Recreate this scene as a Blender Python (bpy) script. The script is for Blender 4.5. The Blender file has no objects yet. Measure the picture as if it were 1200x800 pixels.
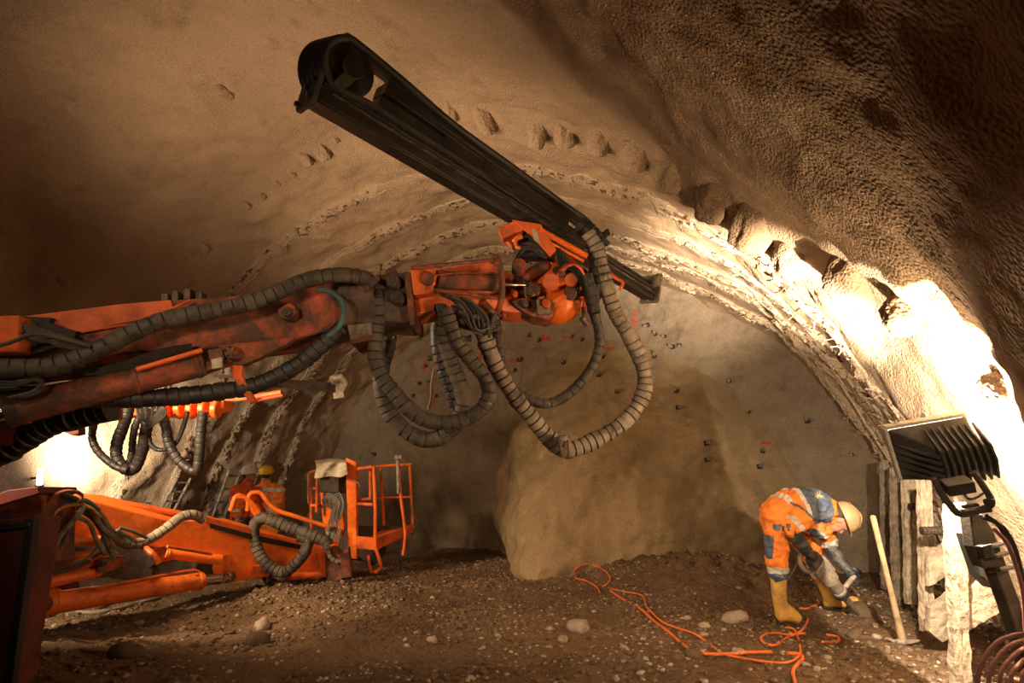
import bpy, bmesh, math, random
import numpy as np
from mathutils import Vector as V, Matrix, Quaternion
from mathutils.bvhtree import BVHTree
random.seed(7)
PI = math.pi
scene = bpy.context.scene
COL = scene.collection

# ------------------------------------------------------------------ camera
FPX = 700.0
YAW, PITCH = math.radians(29), math.radians(14)
CAM = V((0, 0, 1.03))
Fw = V((-math.sin(YAW)*math.cos(PITCH), math.cos(YAW)*math.cos(PITCH), math.sin(PITCH)))
Up = V((math.sin(YAW)*math.sin(PITCH), -math.cos(YAW)*math.sin(PITCH), math.cos(PITCH)))
Rt = V((math.cos(YAW), math.sin(YAW), 0))
def P(u, v, z):
    return CAM + (Fw + Rt*((u-600)/FPX) - Up*((v-400)/FPX))*z
cd = bpy.data.cameras.new('camera'); cam = bpy.data.objects.new('camera', cd); COL.objects.link(cam)
cam.location = CAM; cam.rotation_euler = (PI/2+PITCH, 0, YAW)
cd.sensor_width = 36; cd.lens = 36*FPX/1200; cd.clip_start = 0.05
scene.camera = cam

# ------------------------------------------------------------------ noise (numpy gradient noise)
_rs = np.random.RandomState(3)
_perm = _rs.permutation(256); _perm = np.r_[_perm, _perm, _perm]
_gr = _rs.randn(256, 3); _gr /= np.linalg.norm(_gr, axis=1)[:, None]
def noise3(X):
    X = np.asarray(X, float); i = np.floor(X).astype(int); f = X-i; i &= 255
    w = f*f*f*(f*(f*6-15)+10); out = 0
    for dx in (0, 1):
        for dy in (0, 1):
            for dz in (0, 1):
                h = _perm[_perm[_perm[(i[:, 0]+dx) & 255]+((i[:, 1]+dy) & 255)]+((i[:, 2]+dz) & 255)]
                g = _gr[h]; d = f-np.array([dx, dy, dz])
                wt = (w[:, 0] if dx else 1-w[:, 0])*(w[:, 1] if dy else 1-w[:, 1])*(w[:, 2] if dz else 1-w[:, 2])
                out = out+wt*(g*d).sum(1)
    return out*1.5
def fbm(X, s=1.0, o=4, g=.5):
    X = np.asarray(X, float)*s; a = 1; t = 0
    for k in range(o): t = t+a*noise3(X*(2**k)+17.3*k); a *= g
    return t
def n1(x, y, z, s=1, o=3): return float(fbm(np.array([[x, y, z]]), s, o)[0])

# ------------------------------------------------------------------ materials
def ramp(nt, src, stops):
    r = nt.nodes.new('ShaderNodeValToRGB'); nt.links.new(src, r.inputs[0])
    e = r.color_ramp.elements
    while len(e) < len(stops): e.new(.5)
    for k, (p, c) in enumerate(stops):
        e[k].position = p; e[k].color = (c, c, c, 1) if isinstance(c, (int, float)) else (*c, 1)
    return r.outputs[0]
def noise_node(nt, scale, detail=6, rough=.55, coord='Object', w=0):
    tc = nt.nodes.new('ShaderNodeTexCoord'); n = nt.nodes.new('ShaderNodeTexNoise')
    mp = nt.nodes.new('ShaderNodeMapping'); mp.inputs['Location'].default_value = (w, w*1.7, w*.3)
    nt.links.new(tc.outputs[coord], mp.inputs[0]); nt.links.new(mp.outputs[0], n.inputs['Vector'])
    n.inputs['Scale'].default_value = scale; n.inputs['Detail'].default_value = detail; n.inputs['Roughness'].default_value = rough
    return n.outputs['Fac']
def mixc(nt, fac, a, b, mode='MIX'):
    m = nt.nodes.new('ShaderNodeMix'); m.data_type = 'RGBA'; m.blend_type = mode
    for s, v in ((m.inputs[0], fac), (m.inputs[6], a), (m.inputs[7], b)):
        if isinstance(v, (tuple, list)): s.default_value = (*v, 1)
        elif isinstance(v, (int, float)): s.default_value = v
        else: nt.links.new(v, s)
    return m.outputs[2]
def base_mat(name):
    m = bpy.data.materials.new(name); m.use_nodes = True
    nt = m.node_tree; return m, nt, nt.nodes['Principled BSDF']
def bump(nt, b, fac, strength, dist, prev=None):
    n = nt.nodes.new('ShaderNodeBump'); n.inputs['Strength'].default_value = strength; n.inputs['Distance'].default_value = dist
    nt.links.new(fac, n.inputs['Height'])
    if prev: nt.links.new(prev, n.inputs['Normal'])
    nt.links.new(n.outputs[0], b.inputs['Normal']); return n.outputs[0]
def worn(name, col, dirt, rough=.5, metal=0.0, amount=.45, scale=9, bs=.15, chips=None, spec=.5):
    """painted or bare surface with grime blotches and fine scratches"""
    m, nt, b = base_mat(name)
    f1 = ramp(nt, noise_node(nt, scale, 8, .65), [(.62-amount*.45, 0), (.62-amount*.45+.22, 1)])
    c = mixc(nt, f1, col, dirt)
    v = noise_node(nt, scale*5, 5, .6, w=3)
    c = mixc(nt, .35, c, ramp(nt, v, [(.3, .35), (.7, 1.0)]), 'MULTIPLY')
    if chips:
        c = mixc(nt, ramp(nt, noise_node(nt, scale*3, 9, .7, w=8), [(.66, 0), (.69, 1)]), c, chips)
    nt.links.new(c, b.inputs['Base Color'])
    nt.links.new(ramp(nt, f1, [(0, rough), (1, min(1, rough+.3))]), b.inputs['Roughness'])
    b.inputs['Metallic'].default_value = metal; b.inputs['Specular IOR Level'].default_value = spec
    bump(nt, b, noise_node(nt, scale*6, 6, .6, w=5), bs, .01)
    return m
def shotcrete(name, c1, c2, c3, fine=48, bs=.85, bd=.03):
    m, nt, b = base_mat(name)
    big = noise_node(nt, .55, 5, .6); med = noise_node(nt, 3.2, 6, .6, w=4)
    c = mixc(nt, ramp(nt, big, [(.36, 0), (.62, 1)]), c1, c2)
    c = mixc(nt, ramp(nt, med, [(.55, 0), (.8, .75)]), c, c3)
    f = noise_node(nt, fine, 2.5, .5, w=9)
    c = mixc(nt, .55, c, ramp(nt, f, [(.3, .55), (.6, 1.0)]), 'MULTIPLY')
    nt.links.new(c, b.inputs['Base Color']); b.inputs['Roughness'].default_value = .88; b.inputs['Specular IOR Level'].default_value = .25
    p = bump(nt, b, noise_node(nt, 9, 5, .55, w=2), .22, .04)
    vo = nt.nodes.new('ShaderNodeTexVoronoi'); vo.feature = 'F1'; vo.inputs['Scale'].default_value = fine*.85
    tc = nt.nodes.new('ShaderNodeTexCoord'); nt.links.new(tc.outputs['Object'], vo.inputs['Vector'])
    inv = ramp(nt, vo.outputs['Distance'], [(0, 1.0), (.75, 0.0)])
    p = bump(nt, b, inv, bs*.8, bd*.42, p); bump(nt, b, f, bs*.5, bd*.25, p)
    return m
M = {}
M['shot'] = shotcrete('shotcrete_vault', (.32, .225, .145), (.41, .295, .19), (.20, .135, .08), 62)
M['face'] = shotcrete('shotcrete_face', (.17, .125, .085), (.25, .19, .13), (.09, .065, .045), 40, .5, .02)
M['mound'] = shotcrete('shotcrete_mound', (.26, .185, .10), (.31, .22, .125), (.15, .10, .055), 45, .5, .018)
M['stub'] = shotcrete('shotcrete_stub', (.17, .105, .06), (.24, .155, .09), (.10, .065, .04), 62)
M['rough'] = shotcrete('rough_shotcrete', (.40, .31, .22), (.50, .41, .30), (.15, .11, .075), 70, .9, .03)
M['dirt'] = shotcrete('dirt', (.075, .042, .021), (.15, .09, .048), (.06, .038, .022), 38, .9, .03)
M['stone'] = shotcrete('stone', (.26, .20, .14), (.38, .31, .235), (.15, .11, .08), 30, .3, .01)
M['clod'] = shotcrete('clod', (.10, .062, .036), (.16, .105, .06), (.06, .04, .025), 60, .6, .01)
M['orange'] = worn('orange_paint', (.78, .135, .018), (.27, .05, .018), .42, 0, .35, 4, .1, (.10, .06, .04))
M['orange_b'] = worn('bright_orange_paint', (.95, .19, .018), (.50, .09, .015), .38, 0, .25, 5, .1, (.16, .08, .04))
M['orange_d'] = worn('dirty_orange_paint', (.46, .08, .022), (.10, .045, .026), .55, 0, .66, 7, .25, (.07, .045, .03))
M['stained'] = worn('stained_steel', (.13, .075, .05), (.045, .03, .02), .5, .1, .5, 6, .3)
M['red'] = worn('dark_red_paint', (.11, .016, .009), (.035, .012, .009), .5, 0, .4, 5, .1)
M['greasy'] = worn('greasy_black_steel', (.022, .018, .015), (.06, .04, .025), .38, .35, .3, 8, .3)
M['dsteel'] = worn('dusty_dark_steel', (.075, .055, .038), (.03, .022, .016), .5, .4, .5, 8, .3)
M['rubber'] = worn('black_rubber', (.018, .015, .013), (.05, .038, .027), .5, 0, .3, 9, .25)
M['rubber_d'] = worn('dusty_rubber', (.030, .023, .017), (.10, .076, .052), .6, 0, .5, 8, .3)
M['rubber_g'] = worn('grey_dusty_wrap', (.27, .215, .155), (.09, .07, .05), .75, 0, .4, 9, .3)
M['chrome'] = worn('chrome_rod', (.55, .5, .44), (.25, .2, .15), .2, 1, .2, 9, .03)
M['grey'] = worn('grey_steel', (.24, .19, .14), (.10, .075, .05), .55, .3, .5, 9, .3)
M['worn_edge'] = worn('scraped_brown_edge', (.16, .115, .075), (.04, .03, .02), .45, .3, .5, 12, .3)
M['galv'] = worn('galvanised_girder', (.36, .30, .23), (.16, .12, .08), .6, .3, .5, 12, .4)
M['wood'] = worn('pale_ash_wood', (.50, .36, .20), (.30, .20, .11), .7, 0, .4, 12, .2)
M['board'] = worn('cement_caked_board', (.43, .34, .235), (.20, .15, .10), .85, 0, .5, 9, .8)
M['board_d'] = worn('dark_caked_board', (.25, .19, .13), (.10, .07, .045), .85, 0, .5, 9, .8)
M['cord'] = worn('orange_cord', (.80, .17, .03), (.45, .12, .04), .5, 0, .3, 12, .05)
M['redhose'] = worn('red_brown_hose', (.22, .065, .045), (.12, .05, .035), .6, 0, .5, 8, .1)
M['teal'] = worn('teal_hose', (.05, .12, .13), (.04, .06, .06), .45, 0, .3, 9, .05)
M['blue_h'] = worn('blue_hose', (.03, .10, .19), (.10, .10, .10), .45, 0, .4, 9, .05)
M['yel_h'] = worn('yellow_hose', (.65, .30, .06), (.3, .2, .1), .5, 0, .4, 9, .05)
M['cloth_w'] = worn('off_white_cloth', (.56, .48, .36), (.36, .29, .2), .9, 0, .35, 8, .3)
M['fab_o'] = worn('orange_workwear', (.88, .24, .03), (.60, .17, .04), .8, 0, .25, 7, .3)
M['fab_o2'] = worn('red_orange_workwear', (.90, .12, .015), (.60, .09, .02), .8, 0, .25, 7, .3)
M['fab_b'] = worn('blue_grey_workwear', (.065, .095, .155), (.13, .14, .15), .85, 0, .4, 8, .3)
M['fab_d'] = worn('dark_workwear', (.045, .045, .05), (.09, .08, .07), .85, 0, .4, 8, .3)
M['refl'] = worn('reflective_tape', (.62, .60, .54), (.42, .38, .3), .5, .1, .3, 9, .1)
M['boot'] = worn('yellow_rubber_boot', (.72, .43, .10), (.42, .26, .10), .45, 0, .35, 8, .1)
M['sole'] = worn('boot_sole', (.38, .20, .03), (.12, .08, .04), .7, 0, .4, 9, .1)
M['glove'] = worn('dark_glove', (.022, .027, .036), (.13, .11, .09), .45, 0, .4, 12, .2)
M['skin'] = worn('skin', (.62, .30, .19), (.50, .20, .12), .5, 0, .3, 9, .05)
M['hair'] = worn('brown_hair', (.08, .045, .02), (.05, .03, .015), .8, 0, .3, 30, .3)
M['hel_t'] = worn('tan_helmet', (.50, .32, .17), (.34, .21, .11), .4, 0, .3, 6, .05)
M['hel_w'] = worn('white_helmet', (.82, .78, .68), (.55, .48, .38), .35, 0, .2, 6, .05)
M['hel_y'] = worn('yellow_helmet', (.85, .55, .03), (.6, .38, .03), .35, 0, .2, 6, .05)
M['black'] = worn('lamp_black', (.018, .016, .014), (.04, .032, .026), .5, .2, .3, 9, .15)
M['lamp'] = worn('dusty_lamp_housing', (.07, .055, .04), (.035, .028, .02), .6, .2, .5, 9, .2)
M['redpaint'] = worn('red_spray_paint', (.55, .045, .02), (.40, .05, .03), .8, 0, .3, 30, .1)
M['hammer'] = worn('dusty_grey_tool', (.40, .34, .27), (.20, .16, .12), .6, .2, .5, 12, .3)
M['sun'] = worn('yellow_print', (.62, .42, .14), (.4, .3, .15), .8, 0, .3, 20, .1)
M['tag'] = worn('pale_plate', (.52, .46, .33), (.3, .25, .18), .5, 0, .3, 20, .05)
def emis(name, col, s):
    m, nt, b = base_mat(name); b.inputs['Base Color'].default_value = (*col, 1)
    b.inputs['Emission Color'].default_value = (*col, 1); b.inputs['Emission Strength'].default_value = s; return m
M['tube'] = emis('lit_tube', (1, .82, .8), 14)
M['glow'] = emis('lit_glass', (1, .88, .72), 12)

# ------------------------------------------------------------------ mesh builder
def frame(d, hint=None):
    d = d.normalized(); h = hint or V((0, 0, 1))
    if abs(d.dot(h.normalized())) > .97: h = V((1, 0, 0)) if abs(d.x) < .9 else V((0, 1, 0))
    s = d.cross(h).normalized(); return d, s, s.cross(d).normalized()
def catmull(pts, step):
    pts = [V(p) for p in pts]
    if len(pts) < 3: ext = pts
    P_ = [pts[0]*2-pts[1]]+pts+[pts[-1]*2-pts[-2]]
    out = []
    for i in range(1, len(P_)-2):
        a, b, c, d = P_[i-1:i+3]; n = max(2, int((c-b).length/step))
        for k in range(n):
            t = k/n; out.append(.5*((2*b)+(c-a)*t+(2*a-5*b+4*c-d)*t*t+(-a+3*b-3*c+d)*t**3))
    out.append(pts[-1]); return out
ORG = {}
class MB:
    def __init__(s): s.v = []; s.f = []; s.m = []; s.mi = 0; s.two = False
    def add(s, vs, fs):
        o = len(s.v); s.v += [V(p) for p in vs]; s.f += [tuple(i+o for i in f) for f in fs]; s.m += [s.mi]*len(fs); return s
    def hexa(s, c8): return s.add(c8, [(0, 3, 2, 1), (4, 5, 6, 7), (0, 1, 5, 4), (1, 2, 6, 5), (2, 3, 7, 6), (3, 0, 4, 7)])
    def box(s, c, x, y, z):
        c, x, y, z = V(c), V(x), V(y), V(z)
        return s.hexa([c-x-y-z, c+x-y-z, c+x+y-z, c-x+y-z, c-x-y+z, c+x-y+z, c+x+y+z, c-x+y+z])
    def bar(s, p, q, w, h, hint=None, w2=None, h2=None):
        p, q = V(p), V(q); d, a, b = frame(q-p, hint); w2 = w2 or w; h2 = h2 or h
        A = [p-a*w/2-b*h/2, p+a*w/2-b*h/2, p+a*w/2+b*h/2, p-a*w/2+b*h/2]
        B = [q-a*w2/2-b*h2/2, q+a*w2/2-b*h2/2, q+a*w2/2+b*h2/2, q-a*w2/2+b*h2/2]
        return s.hexa(A+B)
    def cyl(s, p, q, r, r2=None, n=20, bev=0.0):
        p, q = V(p), V(q); r2 = r if r2 is None else r2
        L = (q-p).length
        prof = [(0, 0), (0, r), (1, r2), (1, 0)] if not bev else [(0, 0), (0, r-bev), (bev/L, r), (1-bev/L, r2), (1, r2-bev), (1, 0)]
        return s.lathe(p, q, prof, n)
    def lathe(s, p, q, prof, n=20):
        p, q = V(p), V(q); d, a, b = frame(q-p); L = (q-p).length; vs = []; fs = []
        for t, r in prof:
            r = max(r, 1e-5)
            for k in range(n):
                an = 2*PI*k/n; vs.append(p+d*(t*L)+a*(r*math.cos(an))+b*(r*math.sin(an)))
        for i in range(len(prof)-1):
            for k in range(n):
                k2 = (k+1) % n; fs.append((i*n+k, i*n+k2, (i+1)*n+k2, (i+1)*n+k))
        return s.add(vs, fs)
    def tube(s, pts, r, n=10, step=.02, wrap=0, amp=.1, closed=False, seed=0, jit=0):
        """smooth tube; wrap>0 = overlapping spiral guard turns every wrap metres"""
        if wrap: step = wrap/7
        c = catmull(pts, step) if len(pts) > 2 else [V(pts[0]).lerp(V(pts[1]), k/max(1, int((V(pts[1])-V(pts[0])).length/step))) for k in range(max(1, int((V(pts[1])-V(pts[0])).length/step))+1)]
        rs = random.Random(seed); vs = []; fs = []; up = None; L = 0; jj = 1.0; last = -1; gro = []
        for i, p in enumerate(c):
            t = (c[min(i+1, len(c)-1)]-c[max(i-1, 0)])
            if t.length < 1e-9: t = V((0, 0, 1))
            t.normalize()
            if up is None: _, a, up = frame(t)
            up = (up-t*up.dot(t)); up.normalize(); a = t.cross(up)
            if i: L += (c[i]-c[i-1]).length
            R = r(i/(len(c)-1)) if callable(r) else r
            if wrap:
                k = int(L/wrap); ph = L/wrap-k
                if k != last: last = k; jj = 1+rs.uniform(-jit, jit)
                gro.append(ph > .87); R *= jj*(1+amp*(ph*1.0-.3) if ph <= .87 else .90)
            for j in range(n):
                an = 2*PI*j/n; vs.append(p+a*(R*math.cos(an))+up*(R*math.sin(an)))
        m = len(c)
        for i in range(m-1):
            for j in range(n):
                j2 = (j+1) % n; fs.append((i*n+j, i*n+j2, (i+1)*n+j2, (i+1)*n+j))
        fs.append(tuple(range(n-1, -1, -1))); fs.append(tuple((m-1)*n+j for j in range(n)))
        o = len(s.m); s.add(vs, fs)
        if wrap and s.two:
            for i in range(m-1):
                if gro[i+1] and not gro[i]:
                    for j in range(n): s.m[o+i*n+j] = 1
        return s
    def prism(s, poly, ext):
        n = len(poly); ext = V(ext); vs = [V(p) for p in poly]+[V(p)+ext for p in poly]
        fs = [tuple(range(n)), tuple(range(2*n-1, n-1, -1))]+[(i, n+i, n+(i+1) % n, (i+1) % n) for i in range(n)]
        return s.add(vs, fs)
    def slab(s, px, z, t):
        """polygon of pixel corners at depth z (number or function of u), thickness t going away"""
        zf = z if callable(z) else (lambda u: z)
        return s.prism([P(q[0], q[1], (q[2] if len(q) > 2 else zf(q[0]))) for q in px], Fh*t)
    def ell(s, c, x, y, z, n=16, m=10):
        c, x, y, z = V(c), V(x), V(y), V(z); vs = []; fs = []
        for i in range(m+1):
            ph = PI*i/m
            for k in range(n):
                th = 2*PI*k/n; vs.append(c+x*(math.sin(ph)*math.cos(th))+y*(math.sin(ph)*math.sin(th))+z*math.cos(ph))
        for i in range(m):
            for k in range(n):
                k2 = (k+1) % n; fs.append((i*n+k, (i+1)*n+k, (i+1)*n+k2, i*n+k2))
        return s.add(vs, fs)
    def ball(s, c, r, n=14): return s.ell(c, (r, 0, 0), (0, r, 0), (0, 0, r), n, max(6, n//2))
    def limb(s, L):
        for i, (p, r) in enumerate(L):
            s.ball(p, r)
            if i: s.cyl(L[i-1][0], p, L[i-1][1], r, 14)
        return s
    def mesh(s, name, off=V((0, 0, 0))):
        me = bpy.data.meshes.new(name); me.from_pydata([tuple(p-off) for p in s.v], [], s.f)
        me.polygons.foreach_set('material_index', s.m); return me
    def build(s, name, mats, parent=None, smooth=False, bevel=0, org=None):
        if parent is not None: off = ORG[parent.name]
        elif org is not None: off = V(org)
        else:
            off = V((sum(p.x for p in s.v)/len(s.v), sum(p.y for p in s.v)/len(s.v), min(p.z for p in s.v)))
        me = s.mesh(name, off)
        bm = bmesh.new(); bm.from_mesh(me); bmesh.ops.remove_doubles(bm, verts=bm.verts, dist=1e-5)
        bmesh.ops.recalc_face_normals(bm, faces=bm.faces); bm.to_mesh(me); bm.free()
        for m in (mats if isinstance(mats, list) else [mats]): me.materials.append(M[m])
        o = bpy.data.objects.new(name, me); COL.objects.link(o)
        if parent is not None: o.parent = parent
        else: o.location = off
        ORG[o.name] = off
        if smooth:
            me.polygons.foreach_set('use_smooth', [True]*len(me.polygons)); me.set_sharp_from_angle(angle=math.radians(38))
        if bevel:
            b = o.modifiers.new('bevel', 'BEVEL'); b.width = bevel; b.segments = 2; b.limit_method = 'ANGLE'; b.angle_limit = math.radians(40)
        return o
Fh = V((-math.sin(YAW), math.cos(YAW), 0))
def tag(o, label=None, cat=None, group=None, kind=None):
    if label: o['label'] = label
    if cat: o['category'] = cat
    if group: o['group'] = group
    if kind: o['kind'] = kind
    return o
def thing(name, label, cat, loc, group=None):
    o = bpy.data.objects.new(name, None); COL.objects.link(o); o.location = loc; o.empty_display_size = .2
    ORG[o.name] = V(loc); return tag(o, label, cat, group)
def grid_mesh(name, X, Y, Z, mat, flip=False):
    h, w = X.shape; vs = np.stack([X, Y, Z], -1).reshape(-1, 3)
    idx = np.arange(h*w).reshape(h, w); q = np.stack([idx[:-1, :-1], idx[:-1, 1:], idx[1:, 1:], idx[1:, :-1]], -1).reshape(-1, 4)
    if flip: q = q[:, ::-1]
    me = bpy.data.meshes.new(name); me.vertices.add(len(vs)); me.vertices.foreach_set('co', vs.ravel())
    me.loops.add(q.size); me.loops.foreach_set('vertex_index', q.ravel().astype(np.int32))
    me.polygons.add(len(q)); me.polygons.foreach_set('loop_start', np.arange(0, q.size, 4, dtype=np.int32))
    me.polygons.foreach_set('use_smooth', np.ones(len(q), bool)); me.update(); me.validate()
    me.materials.append(M[mat]); o = bpy.data.objects.new(name, me); COL.objects.link(o); return o

# ------------------------------------------------------------------ tunnel shell
CX, CZ = -4.75, -.75
RIBS = [5.42, 6.28, 7.05, 7.75, 8.45]
def base_r(y):
    y = np.asarray(y, float)
    r = 5.80-.12*np.clip((y-4.35)/.5, 0, 1)
    for k, yr in enumerate(RIBS):
        r = r-.045*np.clip((y-yr+.05)/.10, 0, 1)+.03*np.clip((y-yr-.12)/.55, 0, 1)
    return r
def vault_r(th, y):
    th = np.asarray(th, float).ravel(); y = np.asarray(y, float).ravel()
    r = base_r(y); X = np.c_[CX+r*np.cos(th), y, CZ+r*np.sin(th)]
    d = (.075+.05*np.clip((th-1.0)/.6, 0, 1))*fbm(X, .8, 3)+.028*fbm(X, 3.2, 3)+.004*fbm(X, 14, 2)
    rough = np.zeros_like(y)
    for yr in RIBS: rough = np.maximum(rough, np.exp(-((y-yr-.02+.03*noise3(X*1.3))/.075)**2))
    d = d-rough*(.02+.075*np.abs(fbm(X, 9, 3)))*np.clip(.55+1.2*noise3(X*1.1+5), 0, 1)
    return r+d
def vpoint(th, y, off=0.0):
    r = float(vault_r([th], [y])[0])-off; return V((CX+r*math.cos(th), y, CZ+r*math.sin(th)))
ths = np.linspace(0.0, PI+.0, 640); ys = np.r_[np.linspace(-3.5, .2, 50)[:-1], np.linspace(.2, 9.62, 400)]
T, Yg = np.meshgrid(ths, ys); Rg = vault_r(T, Yg).reshape(T.shape)
# large hollows in the sprayed lining, as in the photo
VX, VZ = CX+Rg*np.cos(T), CZ+Rg*np.sin(T)
i1, i2 = np.searchsorted(ths, .75), np.searchsorted(ths, 2.45)
for nm, a, b in (('wall_right', 0, i1), ('ceiling', i1, i2), ('wall_left', i2, len(ths)-1)):
    o = grid_mesh(nm, VX[:, a:b+1], Yg[:, a:b+1], VZ[:, a:b+1], 'shot'); tag(o, kind='structure')
# the tunnel face
YF = 9.5
def face_y(x, z):
    x = np.asarray(x, float).ravel(); z = np.asarray(z, float).ravel()
    X = np.c_[x, z*0+2, z]
    y = YF+.16*fbm(X, .75, 4)+.03*fbm(X, 4, 3)
    # rocky dark hollow high above the mound
    w = np.exp(-(((x+3.9)/1.3)**2+((z-2.95)/.42)**2)); y = y+w*.22*(np.abs(fbm(X, 5, 3))-.1)
    return y
def mound_y(x, z):
    x = np.asarray(x, float).ravel(); z = np.asarray(z, float).ravel()
    X = np.c_[x, z*0+7, z]
    xc = -3.45-.12*z; s = (x-xc)
    wl = np.where(s < 0, 2.15, 3.3)+.22*fbm(X, .9, 2)
    rad = np.sqrt((s/wl)**2+(np.clip(z, 0, 9)/3.55)**2.0*.98+.004)
    t = np.clip(1.03-rad, 0, 1)
    rid = .10*np.exp(-((s-1.25-.35*z)/.25)**2)*t
    return YF+.22-3.15*(t**.93)-rid+(.17*fbm(X, 1.0, 4)+.06*fbm(X, 2.6, 3)+.016*fbm(X, 8, 3))*np.clip(t*4, 0, 1)
xs = np.linspace(-10.6, 1.0, 440); zs = np.linspace(-.7, 5.3, 230); Xf, Zf = np.meshgrid(xs, zs)
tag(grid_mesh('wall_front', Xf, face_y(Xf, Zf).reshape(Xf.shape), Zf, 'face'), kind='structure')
xs = np.linspace(-6.6, .5, 300); zs = np.linspace(-.3, 3.9, 190); Xm, Zm = np.meshgrid(xs, zs)
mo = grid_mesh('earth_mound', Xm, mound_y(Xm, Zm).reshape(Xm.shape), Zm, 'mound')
tag(mo, 'large rounded earth mound sprayed with concrete, bulging out of the tunnel face', 'mound')

# ------------------------------------------------------------------ ground
def g_at(u, v, z=None):
    d = (Fw+Rt*((u-600)/FPX)-Up*((v-400)/FPX)); t = -CAM.z/d.z; return CAM+d*t
BUMPS = [(g_at(640, 668), 1.0, .5, .20), (g_at(560, 690), 1.1, .7, .06), (V((-1.25, 6.55, 0)), .75, .55, .30), (V((-1.9, 7.2, 0)), .9, .6, .25),
         (V((.55, 4.2, 0)), .5, 1.0, .05), (V((-.1, 7.0, 0)), .9, .8, .10), (g_at(350, 700), 1.2, .5, .06)]
FOOT = []
def ground_z(x, y):
    x = np.asarray(x, float).ravel(); y = np.asarray(y, float).ravel()
    X = np.c_[x, y, x*0+1]
    z = .05*fbm(X, .9, 3)+.030*fbm(X, 3.2, 3)+.02*np.abs(fbm(X, 9, 3))-.015
    for c, a, b, h in BUMPS: z = z+h*np.exp(-((x-c.x)/a)**2-((y-c.y)/b)**2)*(1+.25*fbm(X, 5, 3))
    low = 1/(1+np.exp((x+7.1)*5))*(1/(1+np.exp(-(y-5.0)*5))); z = z-.42*low
    low2 = 1/(1+np.exp((x+4.2)*4))*(1/(1+np.exp((y-4.4)*5))); z = z-.05*low2
    for fx, fy, fz, fr in FOOT:
        w = np.exp(-(((x-fx)**2+(y-fy)**2)/fr**2)**2); z = z*(1-w)+fz*w
    return z
def gz(x, y): return float(ground_z([x], [y])[0])
ZW = 4.75
def Z(x, y, dz=0): return P(860+x*.2626, 550+y*.2626, ZW+dz)
near_toe, far_toe = Z(275, 692), Z(545, 612, .38)
for a_, dz in ((near_toe, .0), (Z(205, 690), 0), (far_toe, 0), (Z(435, 618, .38), 0)): FOOT.append((a_.x, a_.y, a_.z-.005, .17))
pick_base = Z(765, 770, -.5); FOOT.append((pick_base.x, pick_base.y, pick_base.z-.02, .22))
hol = Z(565, 655, .12); FOOT.append((hol.x, hol.y, hol.z, .15))
xs = np.r_[np.linspace(-10.7, -5.5, 170)[:-1], np.linspace(-5.5, 1.3, 400)]; yy = np.r_[np.linspace(-3.5, 1.5, 40)[:-1], np.linspace(1.5, 9.9, 460)]
Xg, Yg2 = np.meshgrid(xs, yy)
tag(grid_mesh('floor', Xg, Yg2, ground_z(Xg, Yg2).reshape(Xg.shape), 'dirt'), kind='structure')

# ------------------------------------------------------------------ ray hits on the lining, used to stand small things on it
def bvh(o):
    me = o.data; return BVHTree.FromPolygons([o.matrix_world @ v.co for v in me.vertices] if False else [tuple(v.co) for v in me.vertices], [tuple(p.vertices) for p in me.polygons])
TREES = [bvh(bpy.data.objects[n]) for n in ('wall_right', 'ceiling', 'wall_left', 'wall_front', 'earth_mound', 'floor')]
def cast(u, v, which=None):
    d = (P(u, v, 1)-CAM).normalized(); best = None
    for k, t in enumerate(TREES):
        if which and k not in which: continue
        h = t.ray_cast(CAM, d)
        if h[0] is not None and (best is None or h[3] < best[2]):
            n = h[1] if h[1].dot(d) < 0 else -h[1]; best = (h[0], n, h[3], k)
    return best

# ------------------------------------------------------------------ steel arch girders, half buried in the lining
for k, yr in enumerate(RIBS):
    g = MB(); rs = random.Random(k)
    R0 = float(base_r([yr])[0])
    for dy, dr in ((-.03, -.06), (.09, -.075)):
        pts = []
        for i in range(0, 200):
            th = .12+(PI-.24)*i/199; w = noise3([[th*3, k, dy*9]])[0]
            r = float(vault_r([th], [yr+dy])[0])+.022-.07*max(0, w-.1)+dr*.1
            pts.append(V((CX+r*math.cos(th), yr+dy, CZ+r*math.sin(th))))
        g.tube(pts, .016, 6, .1)
    for i in range(0, 620):                       # ragged lumps of shotcrete and tie ends along the girder
        th = .12+(PI-.24)*(i+rs.random())/620; g.mi = 0 if rs.random() < .72 else 1
        if noise3([[th*2.3, k+9, 3]])[0] < -.25: continue
        c = vpoint(th, yr+.03+rs.uniform(-.06, .06), .0)
        rad = V((math.cos(th), 0, math.sin(th))); tan = V((-rad.z, 0, rad.x))
        a, b = rs.uniform(.015, .07), rs.uniform(.012, .045)
        ax = (tan*rs.uniform(.4, 1)+V((0, 1, 0))*rs.uniform(-.8, .8)).normalized()
        g.bar(c-ax*a, c+ax*a, b, b*.8, rad, b*.4, b*.4)
        if rs.random() < .22:
            g.cyl(c, c-rad*rs.uniform(.03, .07)+V((0, 1, 0))*rs.uniform(-.1, .1)+tan*rs.uniform(-.08, .08), .005, n=5)
    o = g.build('trim_%d' % (k+1), ['rough', 'clod']); tag(o, kind='structure')

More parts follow.
